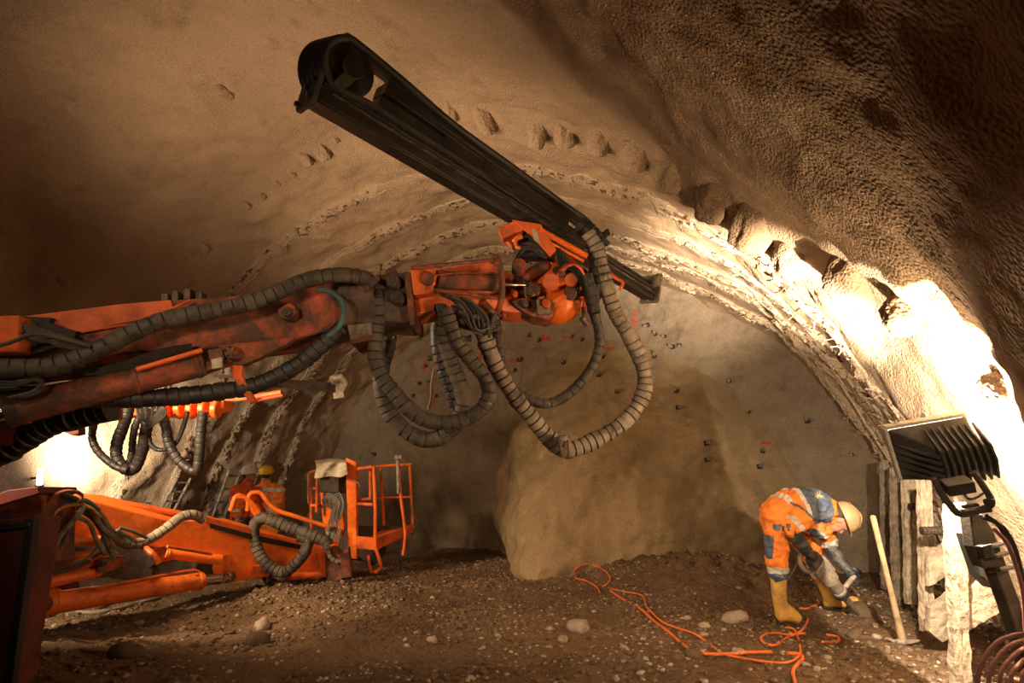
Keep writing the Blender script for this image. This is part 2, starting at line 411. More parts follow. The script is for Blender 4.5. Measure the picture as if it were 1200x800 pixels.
def lattice_foot(u0, v0, u1, v1, yr, label):
    th0 = PI-.10; t = thing('lattice_girder', label, 'girder', P(u0, v0, 9.6) if False else cast(u0, v0)[0])
    a = cast(u1, v1)[0]; b = cast(u0, v0)[0]; a = a+(CAM-a).normalized()*.12; b = b+(CAM-b).normalized()*.12
    b = b+(b-a)*.9; w = .15; s = V((0, 1, 0))
    for k in (0, 1):
        MB().tube([a+s*w*(k-.5)*2*.5*1.6, b+s*w*(k-.5)*1.6], .026, 8, .2).build('chord', 'galv', t, True)
    n = 7
    for i in range(n):
        q = a.lerp(b, (i+.5)/n); MB().cyl(q-s*w*.8, q+s*w*.8, .017, n=8).build('rung', 'galv', t, True)
lattice_foot(195, 600, 216, 560, 6.3, 'pale steel lattice girder foot standing bare left of the orange-clad workers, further left of two')
lattice_foot(256, 606, 276, 550, 7.1, 'pale steel lattice girder foot just left of the worker in white helmet')

# ------------------------------------------------------------------ sprayed pipe stubs in the ring overhead
def stub_bm(r, length, seed, axis, nrm):
    rs = random.Random(seed); bm = bmesh.new(); bmesh.ops.create_icosphere(bm, subdivisions=4, radius=1)
    d, a, b = frame(axis); vs = np.array([v.co[:] for v in bm.verts]); off = seed*3.1
    n = fbm(vs+off, 1.3, 3)*.22+fbm(vs+off, 5, 3)*.07
    for v, k in zip(bm.verts, n):
        c = v.co*(1+k); zt = max(-1, min(1, c.z*1.25))      # blunt cylinder end
        v.co = d*(zt*length)+a*(c.x*r)+b*(c.y*r)
    return bm
STUBS = [(527, 128, 8, 1.5), (565, 137, 9, 1.9), (628, 148, 11, 1.7), (662, 156, 11, 1), (700, 162, 12, 1.1), (744, 176, 14, 1.1), (783, 204, 13, 1.1), (835, 233, 17, 1.1), (884, 262, 20, 1.1),
         (930, 303, 17, 1), (998, 326, 24, .9), (1061, 366, 20, .9), (1172, 452, 15, 1.2), (376, 176, 7, 1.4), (356, 184, 6, 1.5), (393, 163, 4, 1), (341, 203, 4, 1.2), (322, 213, 4, 1.2), (305, 229, 4, 1.3),
         (288, 239, 4, 1.3), (237, 289, 7, 1), (220, 298, 5, 1), (490, 118, 5, 1), (258, 102, 6, 1), (266, 110, 6, 1), (74, 328, 6, 1)]
SL = {}
for k, (u, v, rp, el) in enumerate(STUBS):
    h = cast(u, v, (0, 1, 2))
    r = rp*(h[0]-CAM).dot(Fw)/FPX*(1.35 if 2 < k < 12 else 1.15)
    n = h[1]; ax = (V((0, .75, 0))+n*.75).normalized()
    bm = stub_bm(r, r*1.25*el, k, ax, n); me = bpy.data.meshes.new('pipe_stub'); bm.to_mesh(me); bm.free()
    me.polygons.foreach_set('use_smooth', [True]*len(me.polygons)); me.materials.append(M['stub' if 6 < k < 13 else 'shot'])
    o = bpy.data.objects.new('pipe_stub', me); COL.objects.link(o); o.location = h[0]-n*r*.25
    grp = 'sprayed pipe stubs in the ring across the ceiling'
    if k == 10: lb = 'largest round sprayed pipe stub, at the upper edge of the brightest wall patch'
    elif k == 11: lb = 'brown sprayed pipe stub alone on the white-lit wall above the floodlight'
    elif k == 12: lb = 'small sprayed pipe stub on the white wall at the right edge'
    elif k < 13: lb = 'lumpy concrete-sprayed pipe stub sticking out of the ceiling right of the black drill feed'
    elif k < 23: lb = 'small concrete-sprayed pipe stub in the ceiling left of and below the black drill feed'
    elif k < 25: lb = 'small rough lump high on the dark ceiling left of the hose drum'; 
    else: lb = 'small rough lump low on the dark ceiling at the far left'
    tag(o, lb, 'pipe stub', grp)

# ------------------------------------------------------------------ anchor heads and paint marks on the face
BZ8 = [(55, 92), (90, 105), (188, 95), (225, 105), (290, 160), (25, 170), (165, 180), (435, 55), (460, 88), (490, 93), (535, 120), (515, 127), (455, 160), (693, 235), (527, 270), (530, 320), (755, 335), (620, 435), (800, 462), (620, 487), (790, 510), (945, 365), (1085, 470)]
BZ4 = [(280, 205), (265, 232), (240, 297), (275, 290), (215, 345), (305, 345), (705, 130), (830, 115), (625, 208), (800, 218), (1130, 70), (955, 195), (1010, 330), (610, 245), (65, 573), (940, 268)]
bolts = [(600+x*.3667, 360+y*.3667) for x, y in BZ8]+[(420+x*.3, 360+y*.3) for x, y in BZ4]+[(172, 590), (220, 588), (437, 531), (738, 392)]
first = None
for k, (u, v) in enumerate(bolts):
    h = cast(u, v, (2, 3, 4)); n = h[1]; rs = random.Random(k); n = (n+V((rs.uniform(-.3, .3), 0, rs.uniform(-.3, .3)))).normalized()
    t = thing('anchor_head', 'small steel anchor head with a dark plate, sticking out of the sprayed tunnel face', 'anchor', h[0], 'anchor heads dotted over the tunnel face')
    s = rs.uniform(.8, 1.25)
    if k % 6 == 5: t['label'] = 'small steel anchor head with a dark plate, sticking out of the sprayed tunnel face'
    d, a, b = frame(n); ca = h[0]
    m = MB(); m.box(ca+n*.012, a*.032*s, b*.028*s, n*.010); m.build('plate', 'dsteel', t, bevel=.004)
    m = MB(); m.cyl(ca, ca+n*.11*s, .015*s, n=10, bev=.004); m.cyl(ca+n*.05, ca+n*.085, .024*s, n=6); m.build('bolt_end', 'galv', t, True)
marks = [(420+x*.3, 360+y*.3) for x, y in ((730, 118), (600, 208), (815, 122), (965, 165), (255, 235), (298, 352), (1078, 42), (475, 180), (905, 60))]+[(897, 519)]
MS = [(9, 9), (14, 7), (14, 5), (20, 5), (5, 14), (5, 14), (9, 18), (5, 8), (8, 6), (9, 4)]
for k, ((u, v), (w, hh)) in enumerate(zip(marks, MS)):
    rs = random.Random(k+50); pts = []
    for i in range(14):
        uu = u+w*.5*(2*(i/13)-1)+rs.uniform(-2, 2) if w >= hh else u+rs.uniform(-.5, .5)*w
        vv = v+hh*.5*(2*(i/13)-1)+rs.uniform(-1, 1) if hh > w else v+rs.uniform(-.5, .5)*hh
        q = cast(uu, vv, (3, 4)); pts.append(q[0]+q[1]*.004)
    m = MB(); m.tube(pts, .011, 6, .03)
    tag(m.build('paint_mark', 'redpaint', None, True), 'red spray-paint squiggle marking the grey tunnel face', 'paint mark', 'red survey marks sprayed on the face')
q = [cast(420+x*.3, 360+y*.3, (3, 4)) for x, y in ((318, 236), (300, 240), (290, 300), (286, 350), (278, 400))]
tag(MB().tube([h[0]+h[1]*.05 for h in q], .014, 8).build('thin_pipe', 'tag', None, True), 'thin white drain pipe hooked over and hanging down the tunnel face', 'pipe')

# ------------------------------------------------------------------ stones
def stone_mesh(name, seed, sub=2):
    bm = bmesh.new(); bmesh.ops.create_icosphere(bm, subdivisions=sub, radius=1); rs = random.Random(seed)
    vs = np.array([v.co[:] for v in bm.verts]); n = fbm(vs+seed*5.7, .9, 2)*.38+fbm(vs+seed, 2.6, 2)*.10
    sx, sy, sz = 1, rs.uniform(.6, .9), rs.uniform(.42, .7)
    for v, k in zip(bm.verts, n): v.co = V((v.co.x*sx, v.co.y*sy, v.co.z*sz))*(1+k)
    me = bpy.data.meshes.new(name); bm.to_mesh(me); bm.free(); me.polygons.foreach_set('use_smooth', [True]*len(me.polygons)); return me
SM = {}
for mt in ('stone', 'clod'):
    SM[mt] = [stone_mesh('stone', s) for s in range(8)]
    for me in SM[mt]: me.materials.append(M[mt])
def put_stone(x, y, r, k, mt, label, group=None, name='stone', sink=.35):
    o = bpy.data.objects.new(name, SM[mt][k % 8]); COL.objects.link(o)
    o.scale = (r, r, r); o.rotation_euler = (random.uniform(-.15, .15), random.uniform(-.15, .15), random.uniform(0, 6.28))
    o.location = (x, y, gz(x, y)+r*(.5-sink)); return tag(o, label, 'stone', group)
HERO = [(150, 768, 20, 'clod', 'dark flat stone at the lower left, below the grey hose on the ground'), (308, 734, 13, 'stone', 'light rounded stone standing in the gravel left of centre'),
        (680, 737, 14, 'stone', 'pale angular stone left of the two orange cords'), (862, 726, 17, 'stone', 'largest pale flat stone, beside the left boot of the bending worker'),
        (826, 735, 9, 'stone', 'pale rounded stone left of the flat pale stone'), (812, 769, 13, 'clod', 'brown stone touching the orange cord'), (115, 710, 10, 'stone', 'rounded stone beside the grey hose under the long orange cylinder'),
        (760, 778, 6, 'stone', 'small pale stone alone below the orange cords'), (722, 796, 5, 'stone', 'small round pale stone at the very bottom of the frame, right of centre'), (868, 764, 6, 'stone', 'small pale upright stone just above the straight orange cord'),
        (300, 752, 14, 'clod', 'brown stone in front of the light rounded stone'), (1002, 745, 12, 'clod', 'brown flat clod right of the small cord loop'), (990, 700, 12, 'stone', 'broken pale stone at the jackhammer tip'),
        (660, 750, 8, 'stone', 'grey stone left of the pale angular stone'), (1012, 720, 18, 'clod', 'long flat grey slab of rock between jackhammer tip and pickaxe')]
for k, (u, v, rp, mt, lb) in enumerate(HERO):
    h = cast(u, v, (5,)); r = rp*(h[0]-CAM).dot(Fw)/FPX; put_stone(h[0].x, h[0].y, r, k, mt, lb)
cnt = 0
for k in range(900):
    if cnt >= 150: break
    u, v = random.uniform(60, 1060), random.uniform(670, 800)
    if u < 240 and v < 725: continue
    h = cast(u, v)
    if h is None or h[3] != 5: continue
    if n1(h[0].x*1.3, h[0].y*1.3, 0) < -.12: continue
    rp = random.choice((2.5, 3, 3, 4, 4, 5, 6))*(.7 if v < 720 else 1.1); r = rp*(h[0]-CAM).dot(Fw)/FPX
    put_stone(h[0].x, h[0].y, r, k, 'stone' if random.random() < .6 else 'clod', 'loose stone lying in the gravel of the tunnel floor', 'loose stones scattered over the tunnel floor'); cnt += 1
# gravel nobody could count
def gravel(name, mt, n, rmin, rmax, seed, label):
    rs = np.random.RandomState(seed); bm = bmesh.new(); bmesh.ops.create_icosphere(bm, subdivisions=1, radius=1)
    B = np.array([v.co[:] for v in bm.verts]); Fc = np.array([[v.index for v in f.verts] for f in bm.faces]); bm.free()
    x = rs.uniform(-6.5, .9, n*3); y = 1.6+rs.power(1.3, n*3)*6.2
    keep = fbm(np.c_[x, y, x*0], 1.2, 3) > rs.uniform(-.5, .35, n*3); x, y = x[keep][:n], y[keep][:n]; n = len(x)
    z = ground_z(x, y); r = rmin+(rmax-rmin)*rs.power(.45, n)
    VV = np.empty((n, len(B), 3))
    jit = 1+rs.uniform(-.3, .3, (n, len(B)))
    an = rs.uniform(0, 6.28, n); sc = np.c_[rs.uniform(.8, 1.3, n), rs.uniform(.6, 1, n), rs.uniform(.4, .75, n)]
    L = B[None]*jit[..., None]*sc[:, None, :]*r[:, None, None]
    VV[..., 0] = L[..., 0]*np.cos(an)[:, None]-L[..., 1]*np.sin(an)[:, None]+x[:, None]
    VV[..., 1] = L[..., 0]*np.sin(an)[:, None]+L[..., 1]*np.cos(an)[:, None]+y[:, None]
    VV[..., 2] = L[..., 2]+z[:, None]+r[:, None]*.15
    F = (Fc[None]+np.arange(n)[:, None, None]*len(B)).reshape(-1, 3)
    me = bpy.data.meshes.new(name); me.vertices.add(n*len(B)); me.vertices.foreach_set('co', VV.ravel())
    me.loops.add(F.size); me.loops.foreach_set('vertex_index', F.ravel().astype(np.int32)); me.polygons.add(len(F)); me.polygons.foreach_set('loop_start', np.arange(0, F.size, 3, dtype=np.int32)); me.update()
    me.materials.append(M[mt]); o = bpy.data.objects.new(name, me); COL.objects.link(o); tag(o, label, 'gravel', None, 'stuff')
gravel('gravel', 'stone', 5200, .004, .019, 1, 'pale fine gravel strewn over the tunnel floor')
gravel('soil_clods', 'clod', 9000, .006, .034, 2, 'crumbly brown soil clods covering the tunnel floor')

# ------------------------------------------------------------------ upper drill boom
def zb(u): return 1/((1/2.9)+(1/4.5-1/2.9)*(u/680))
def Q(u, v, dz=0, zf=zb): return P(u, v, zf(u)+dz)
def hose(name, px, r_px, mat, parent, zf=zb, wrap=.056, amp=.07, dz=0, seed=0, n=12, label=None, jit=.05):
    """pixel path (u, v[, extra depth]) at the boom's own depth"""
    pts = [P(q[0], q[1], zf(q[0])+dz+(q[2] if len(q) > 2 else 0)) for q in px]
    r = r_px*(pts[len(pts)//2]-CAM).dot(Fw)/FPX
    mb = MB(); mb.two = bool(wrap); o = mb.tube(pts, r, n, .03, wrap, amp, seed=seed, jit=jit).build(name, [mat, 'rubber'] if wrap else mat, parent, True)
    if label: o['label'] = label
    return o
DB = thing('drill_boom', 'big dirty orange drilling boom from the left, carrying the long black feed and looping hoses', 'drill boom', Q(300, 380))
# main beam, a welded box narrowing towards the knuckle
top = [(-60, 378), (22, 371), (140, 356), (200, 351), (290, 345), (345, 338), (400, 327), (455, 325)]
bot = [(468, 372), (440, 378), (400, 384), (340, 398), (250, 408), (160, 412), (60, 428), (-60, 440)]
m = MB(); m.slab(top+bot, lambda u: zb(u), .34); beam = m.build('boom_beam', 'orange_d', DB, bevel=.012)
m = MB(); m.slab([(-60, 378), (22, 371), (140, 356), (200, 351), (205, 366), (100, 388), (-60, 400)], lambda u: zb(u)-.012, .02); m.build('lit_flank', 'orange', beam, bevel=.004)['label'] = 'upper flank coloured a brighter salmon orange as if lit'  # light on the beam's upper flank painted as a brighter orange
m = MB(); m.slab([(-60, 372), (22, 369), (22, 412), (-60, 414)], lambda u: zb(u)-.10, .08); m.build('end_plate', 'orange', DB, bevel=.006)
m = MB(); m.slab([(22, 370), (62, 372), (58, 378), (90, 388), (86, 402), (22, 420)], lambda u: zb(u)-.05, .03); m.build('recess_cover', 'black', DB, bevel=.004)
m = MB()                                              # weld seam strip and small brackets on the beam
m.tube([Q(95, 389, -.02), Q(150, 380, -.02), Q(205, 370, -.02), Q(260, 362, -.02)], .006, 6); m.tube([Q(180, 372, -.05), Q(205, 360, -.07), Q(222, 352, -.05)], .008, 8)
m.build('weld_strip', 'orange', DB, True)
m = MB()
for u, v in ((196, 352), (208, 349), (222, 346), (236, 350)): m.box(Q(u, v, .03), Rt*.018, Fh*.03, Up*.03)
m.build('lug_strip', 'stained', DB, bevel=.004)
m = MB(); m.slab([(341, 325), (356, 323), (357, 330), (350, 334), (352, 342), (345, 343)], zb, .04); m.build('clip', 'black', DB)
# pins
def pin(name, u, v, rp, parent, mat='stained', zf=zb, dz=0, t=.05, bolts=0, boss=None):
    c = P(u, v, zf(u)+dz); z = zf(u); r = rp*z/FPX; m = MB()
    m.lathe(c+Fh*t, c-Fh*t, [(0, 0), (0, r), (.82, r), (.9, r*.86), (.9, r*.55), (1.0, r*.5), (1.0, .0)], 24)
    for k in range(bolts):
        an = 2*PI*k/bolts+.4; q = c-Fh*t+(Rt*math.cos(an)+Up*math.sin(an))*r*.72; m.cyl(q+Fh*.02, q-Fh*.012, r*.13, n=6)
    o = m.build(name, mat, parent, True)
    if boss: o['label'] = boss
    return o
pin('pin', 338, 366, 10, DB, 'orange_d', dz=-.03); pin('pin', 337, 366, 5.5, DB, 'stained', dz=-.08, t=.03)
# lower lug carrying the lift cylinder
m = MB(); m.slab([(255, 404), (345, 395), (338, 402), (300, 421), (284, 428), (270, 427), (261, 419)], lambda u: zb(u)-.05, .05)
m.slab([(262, 404), (345, 395), (300, 421), (284, 428)], lambda u: zb(u)+.16, .05); lug = m.build('lug_plate', 'orange_d', DB, bevel=.006)
pin('pin', 274, 414, 8, DB, 'orange_d', dz=-.07, bolts=5)
m = MB(); m.slab([(268, 427), (284, 427), (283, 440), (300, 470), (292, 473), (284, 460), (272, 440)], lambda u: zb(u)-.04, .03); m.build('hose_bracket', 'orange', DB, bevel=.004)
# lift cylinder
def cylp(name, mat, parent, a, b, rp, zf=zb, dz=0, n=28, rings=(.03, .93), rb=None):
    A, B = P(a[0], a[1], zf(a[0])+dz), P(b[0], b[1], zf(b[0])+dz); r = rp*zf(a[0])/FPX; r2 = (rb*zf(b[0])/FPX) if rb else r
    prof = [(0, 0), (0, r*.9), (.008, r)]
    for t in rings: prof += [(t-.012, r), (t-.01, r*1.08), (t+.012, r*1.08), (t+.014, r)]
    prof = [(t, q*(1+(r2/r-1)*t)) for t, q in prof]+[(.992, r2), (1, r2*.9), (1, 0)]
    return MB().lathe(A, B, prof, n).build(name, mat, parent, True)
lc = cylp('lift_cylinder', 'orange_d', DB, (12, 480), (240, 427), 19.5, dz=-.04, rings=(.06, .62, .96), rb=13)
cylp('cylinder_end_cap', 'stained', lc, (8, 481), (28, 476), 20.5, dz=-.04, rings=())
m = MB(); m.tube([Q(160, 433, -.12), Q(200, 421, -.12), Q(237, 410, -.12)], .014, 10); m.build('feed_pipe', 'orange', lc, True)
m = MB(); m.bar(Q(245, 419, -.06), Q(262, 416, -.06), .07, .07, Fh); m.bar(Q(240, 432, -.06), Q(270, 422, -.04), .05, .06, Fh); m.build('rod_clevis', 'orange_d', DB, bevel=.006)
m = MB(); m.slab([(247, 421), (259, 418), (260, 430), (248, 432)], lambda u: zb(u)-.14, .02); m.build('port_plate', 'tag', DB, bevel=.003)['label'] = 'pale plate on the cylinder head'
cylp('rear_rod', 'chrome', DB, (-60, 498), (14, 480), 8, dz=-.04, rings=())
# dark framework of the carrier side below the cylinder
m = MB(); m.slab([(-60, 452), (48, 452), (60, 458), (30, 466), (-60, 474)], lambda u: zb(u)+.12, .12); m.slab([(-60, 500), (40, 488), (60, 500), (20, 520), (-60, 530)], lambda u: zb(u)+.35, .12)
m.build('carrier_frame', 'red', DB, bevel=.006)
# knuckle head of the beam
m = MB(); m.slab([(395, 335), (432, 322), (470, 319), (478, 317), (482, 330), (484, 372), (478, 378), (455, 376), (400, 381)], lambda u: zb(u)-.03, .36); head = m.build('knuckle_housing', 'stained', DB, bevel=.012)
pin('pin', 461, 331, 8, head, 'stained', dz=-.05, t=.06); pin('pin', 466, 350, 8, head, 'stained', dz=-.05, t=.06); pin('pin', 459, 322, 7, head, 'orange_d', dz=.02)
m = MB(); m.slab([(474, 320), (480, 318), (486, 370), (484, 376), (479, 376)], lambda u: zb(u)-.08, .42); m.slab([(480, 376), (486, 374), (487, 380), (480, 381)], lambda u: zb(u)-.07, .05); m.build('flange', 'orange_d', DB, bevel=.005)
m = MB(); m.slab([(406, 378), (436, 376), (437, 396), (411, 402)], lambda u: zb(u)-.02, .26); ub = m.build('under_bracket', 'grey', DB, bevel=.008)
m = MB(); m.slab([(409, 398), (437, 392), (437, 398), (411, 403)], lambda u: zb(u)-.03, .28); m.build('foot_strip', 'red', ub, bevel=.004)
# hose clamp at the knuckle
m = MB(); m.bar(Q(427, 338, -.12), Q(442, 326, -.12), .035, .05, Fh); m.build('hose_clamp', 'orange_d', DB, bevel=.006); pin('clamp_bolt', 429, 338, 3.4, DB, 'orange_d', dz=-.15, t=.02); pin('clamp_bolt', 441, 326, 3.4, DB, 'orange_d', dz=-.15, t=.02)
# second arm: casting, trough with the tilt cylinder, guard hoop
m = MB(); m.slab([(480, 315), (508, 310), (512, 322), (509, 333), (508, 342), (490, 345), (484, 346)], lambda u: zb(u)-.06, .34); cast2 = m.build('arm_casting', 'orange', DB, bevel=.012)
pin('pin', 500, 326, 8, cast2, 'orange_d', dz=-.07, t=.03)
m = MB(); m.slab([(483, 342), (508, 342), (530, 348), (600, 350), (640, 346), (652, 352), (648, 363), (612, 366), (540, 363), (520, 362), (487, 368)], lambda u: zb(u)+.02, .26)
m.slab([(508, 316), (575, 306), (583, 310), (600, 322), (600, 352), (508, 348)], lambda u: zb(u)+.16, .10); m.build('arm_trough', 'orange', DB, bevel=.008)
tc = cylp('tilt_cylinder', 'orange_d', DB, (512, 328), (584, 331), 11, dz=.0, rings=(.1, .9))
cylp('cylinder_rod', 'chrome', DB, (584, 333), (642, 334.5), 2.6, dz=-.02, rings=())
m = MB(); m.tube([Q(506, 323, -.08), Q(540, 319.5, -.08), Q(582, 320, -.06)], .007, 8); m.build('guard_rod', 'orange_d', DB, True)
m = MB(); m.tube([Q(482, 314, -.1), Q(530, 309, -.1), Q(580, 304, -.1)], .012, 8); m.build('guard_rod', 'orange_d', DB, True)
m = MB(); m.tube([Q(508, 339, -.12), Q(545, 344, -.14), Q(584, 350, -.12)], .011, 8); m.build('guard_rod', 'orange_d', DB, True)
m = MB(); m.tube([Q(576, 306, .12), Q(579, 303, -.04), Q(584, 305, -.12), Q(588, 325, -.14), Q(588, 345, -.14), Q(585, 360, -.1), Q(580, 368, .02), Q(574, 362, .1)], .021, 12); m.build('guard_hoop', 'orange_d', DB, True)
MB().tube([Q(568, 355), Q(574, 362, -.05), Q(580, 368, -.06)], .02, 10).build('drain_elbow', 'orange_d', DB, True); m = MB(); m.tube([Q(585, 364), Q(591, 369, -.04), Q(588, 374, -.02)], .018, 10);  m.build('drain_elbow', 'orange_d', DB, True)
# wrist: knuckles, fork links and round rotation unit
m = MB(); m.slab([(598, 352), (612, 350), (640, 352), (655, 366), (642, 374), (622, 370), (606, 360)], lambda u: zb(u)-.04, .22); m.slab([(596, 322), (612, 324), (616, 350), (600, 350)], lambda u: zb(u)+.08, .2); m.build('wrist_casting', 'orange_d', DB, bevel=.012)
def boss(u, v, rp, mat, t=.08, dz=0, dirx=None):
    return pin('wrist_pin', u, v, rp, DB, mat, dz=dz, t=t)
boss(608, 313, 8.5, 'orange_d', .07, .02); boss(625, 341, 8, 'orange_d', .05, -.05); boss(621, 342, 5, 'stained', .03, -.12)
m = MB(); m.limb([(Q(618, 324, .05), .045), (Q(632, 316, .05), .05), (Q(640, 313, .05), .045)]); m.build('link_casting', 'orange_d', DB, True)
m = MB(); m.bar(Q(641, 331, -.08), Q(676, 326, -.06), .085, .07, Fh); m.cyl(Q(645, 330, -.16), Q(645, 330, .02), .062, n=20); m.cyl(Q(669, 328, -.16), Q(669, 328, .04), .05, n=20); m.build('fork_link', 'orange', DB, True, bevel=.006)
m = MB(); m.bar(Q(650, 318, -.04), Q(680, 313, -.02), .06, .05, Fh); m.cyl(Q(668, 344, -.16), Q(676, 343, .0), .05, n=16); m.cyl(Q(660, 345, -.05), Q(678, 343, -.1), .045, n=16); m.build('fork_link', 'orange_d', DB, True, bevel=.006)
m = MB(); m.lathe(Q(645, 338, .14), Q(668, 374, -.02), [(0, 0), (0, .12), (.25, .15), (.45, .16), (.5, .175), (.62, .175), (.64, .16), (.8, .145), (.94, .10), (1, .05), (1, 0)], 32); m.build('rotation_unit', 'orange_b', DB, True)
m = MB(); m.lathe(Q(640, 320, .16), Q(655, 344, .06), [(0, 0), (0, .13), (.6, .15), (1, .13), (1, 0)], 28); m.build('rotation_drum', 'orange_b', DB, True)
m = MB(); m.tube([Q(652, 324, -.09), Q(664, 312, -.12), (Q(678, 314, -.12)), Q(683, 326, -.1), Q(680, 340, -.08)], .022, 10); m.build('curved_bracket', 'orange', DB, True)
m = MB(); m.slab([(628, 352), (640, 348), (650, 356), (644, 368), (630, 368)], lambda u: zb(u)-.14, .03);  m.build('wrist_plate', 'stained', DB, bevel=.005)
boss(657, 321, 5, 'orange_d', .03, -.10); boss(681, 331, 5, 'stained', .04, -.10); boss(640, 356, 5, 'orange', .03, -.16); boss(615, 356, 4.5, 'stained', .03, -.06); boss(603, 345, 4, 'orange', .03, .0)
m = MB(); m.cyl(Q(684, 360, .05), Q(686, 378, .0), .018, n=10); m.cyl(Q(682, 372), Q(688, 380), .026, n=8); m.build('drain_fitting', 'stained', DB, True)

# drill feed: straight rail from the hose drum near the camera to the centraliser beyond the wrist
FA, FB = P(368, 112, 3.4), P(768, 350, 5.6)
fd, fs_, fu = frame(FB-FA, Up); FL = (FB-FA).length
if fu.dot(Up) < 0: fu = -fu
if fs_.dot(Fw) > 0: fs_ = -fs_                      # fs_ points to the viewer
def S(t, up=0, side=0): return FA+fd*(FL*t)+fu*up+fs_*side
feed = MB(); 
feed.bar(S(.0, .0), S(.985, .0), .17, .10, fu, .13, .085); feed.bar(S(.0, -.052, .05), S(.97, -.045, .04), .05, .022, fu); feed.bar(S(0, .052, .075), S(.97, .045, .05), .05, .02, fu); feed.bar(S(0, .052, -.075), S(.97, .045, -.05), .05, .02, fu)
fr = feed.build('feed_rail', 'greasy', DB, bevel=.004)
m = MB(); m.bar(S(.02, .018, .09), S(.60, .018, .085), .006, .03, fs_); m.build('rail_wear_strip', 'worn_edge', fr)['label'] = 'brown scraped strip along the rail'
m = MB(); m.bar(S(.66, .0, .075), S(.98, .0, .06), .008, .07, fs_); m.build('rail_wear_strip', 'grey', fr)['label'] = 'grey dusty front length of the rail'
e = [(-.13, -.06), (-.09, -.10), (.09, -.10), (.12, -.07), (.12, .10), (.08, .14), (-.09, .14), (-.13, .09)]
m = MB(); m.prism([S(-.012, b, a) for a, b in e], fd*.03); ep = m.build('end_plate', 'dsteel', DB, bevel=.004)
for a, b in ((-.08, -.06), (.08, -.06), (.08, .05), (-.08, .10), (0, .02)): MB().cyl(S(-.012, b, a), S(-.019, b, a), .016, n=6).build('bolt', 'greasy', ep)
# hose drum sheave with the hoses that run over it
cdm = S(.035, .22, 0); DR = .155
offs = [-.10, -.06, -.02, .02, .06, .10]
m = MB(); m.cyl(cdm-fs_*.13, cdm+fs_*.085, DR*1.02, n=32, bev=.01); m.cyl(cdm+fs_*.12, cdm+fs_*.135, DR*.45, n=24, bev=.005); m.build('hose_drum', 'greasy', DB, True)
m = MB(); m.bar(S(.02, .05, .115), S(.035, .17, .125), .07, .02, fs_); m.build('drum_bracket', 'dsteel', DB, bevel=.003); MB().bar(S(.02, .05, -.1), S(.035, .22, -.14), .08, .02, fs_).build('drum_bracket', 'dsteel', DB, bevel=.003)
for k, o_ in enumerate(offs):
    dk = DR*(1.36-1.5*(o_+.1)); lw = .03-.36*(o_+.1)
    pts = [cdm+fs_*o_+(fu*math.sin(a)-fd*math.cos(a)*1)*(dk) for a in np.linspace(-.9, 1.35, 9)]
    top_ = S(.10, .36-.008*k*0, o_); rs = random.Random(k)
    pts += [S(.13, .385+lw, o_)]+[S(t, .365+lw*(1-.6*t)-.16*t+rs.uniform(-.006, .006), o_*(1-.2*t)) for t in (.25, .4, .55, .66)]+[S(.715, .215+lw*.5, o_*.7), S(.745, .17, o_*.6+.02)]
    MB().tube(pts, .0235, 10, .04, seed=k).build('feed_hose', 'rubber', DB, True)
    low = [cdm+fs_*o_+(fu*math.sin(a)-fd*math.cos(a))*dk for a in (-.9, -1.3)]+[S(t, .10, o_*.8) for t in (.09, .2, .35)]
    MB().tube(low, .02, 8, .04).build('feed_hose', 'rubber', DB, True)
# drifter carriage, plates and cradle above the rail
m = MB(); m.bar(S(.10, .13), S(.30, .12), .15, .13, fu); m.bar(S(.24, .16, .03), S(.37, .14, .03), .11, .09, fu); m.bar(S(.19, .14), S(.22, .17), .14, .06, fu); m.build('carriage_plate', 'greasy', DB, bevel=.006)
m = MB(); m.bar(S(.34, .14, .02), S(.60, .12, .02), .15, .13, fu); m.bar(S(.37, .20, .0), S(.47, .19, .0), .13, .05, fu); m.bar(S(.56, .09, .02), S(.68, .09, .02), .13, .07, fu); m.bar(S(.47, .12, .085), S(.56, .12, .085), .01, .06, fs_); rd = m.build('rock_drill', 'greasy', DB, bevel=.008)
MB().bar(S(.40, .12, .098), S(.45, .12, .098), .008, .07, fs_).build('side_cover', 'dsteel', rd); MB().bar(S(.50, .12, .1), S(.54, .12, .1), .008, .05, fs_).build('side_cover', 'dsteel', rd)
MB().bar(S(.105, .265), S(.46, .215), .16, .085, fu, .15, .06).build('hose_tray', 'greasy', DB, bevel=.004)
m = MB(); m.cyl(S(.58, .11), S(.99, .11), .019, n=12); m.build('drill_rod', 'dsteel', DB, True)
m = MB(); m.cyl(S(.2, .255, .07), S(.70, .17, .07), .011, n=8); m.cyl(S(.12, .26, .02), S(.7, .2, .02), .010, n=8); m.build('side_tube', 'dsteel', DB, True)
m = MB(); m.bar(S(.685, .03, .10), S(.735, .27, .09), .05, .025, fs_); m.bar(S(.69, .03, -.09), S(.735, .27, -.09), .05, .025, fs_); m.bar(S(.735, .25, -.1), S(.735, .25, .1), .04, .03, fu); m.build('hose_yoke', 'dsteel', DB, bevel=.004)
m = MB(); m.bar(S(.655, .10, .10), S(.69, .16, .10), .05, .04, fs_); m.build('valve_block', 'red', DB, bevel=.004)
# front centraliser claw
m = MB(); m.bar(S(.975, -.07), S(.975, .08), .20, .03, fd); m.limb([(S(.96, .08, .05), .035), (S(.965, .17, .07), .03), (S(.985, .21, .05), .02)]); m.limb([(S(.985, .08, -.05), .04), (S(.99, .17, -.04), .03)]); m.box(S(.97, .12), fd*.06, fs_*.07, fu*.05); m.build('centraliser', 'grey', DB, bevel=.003)
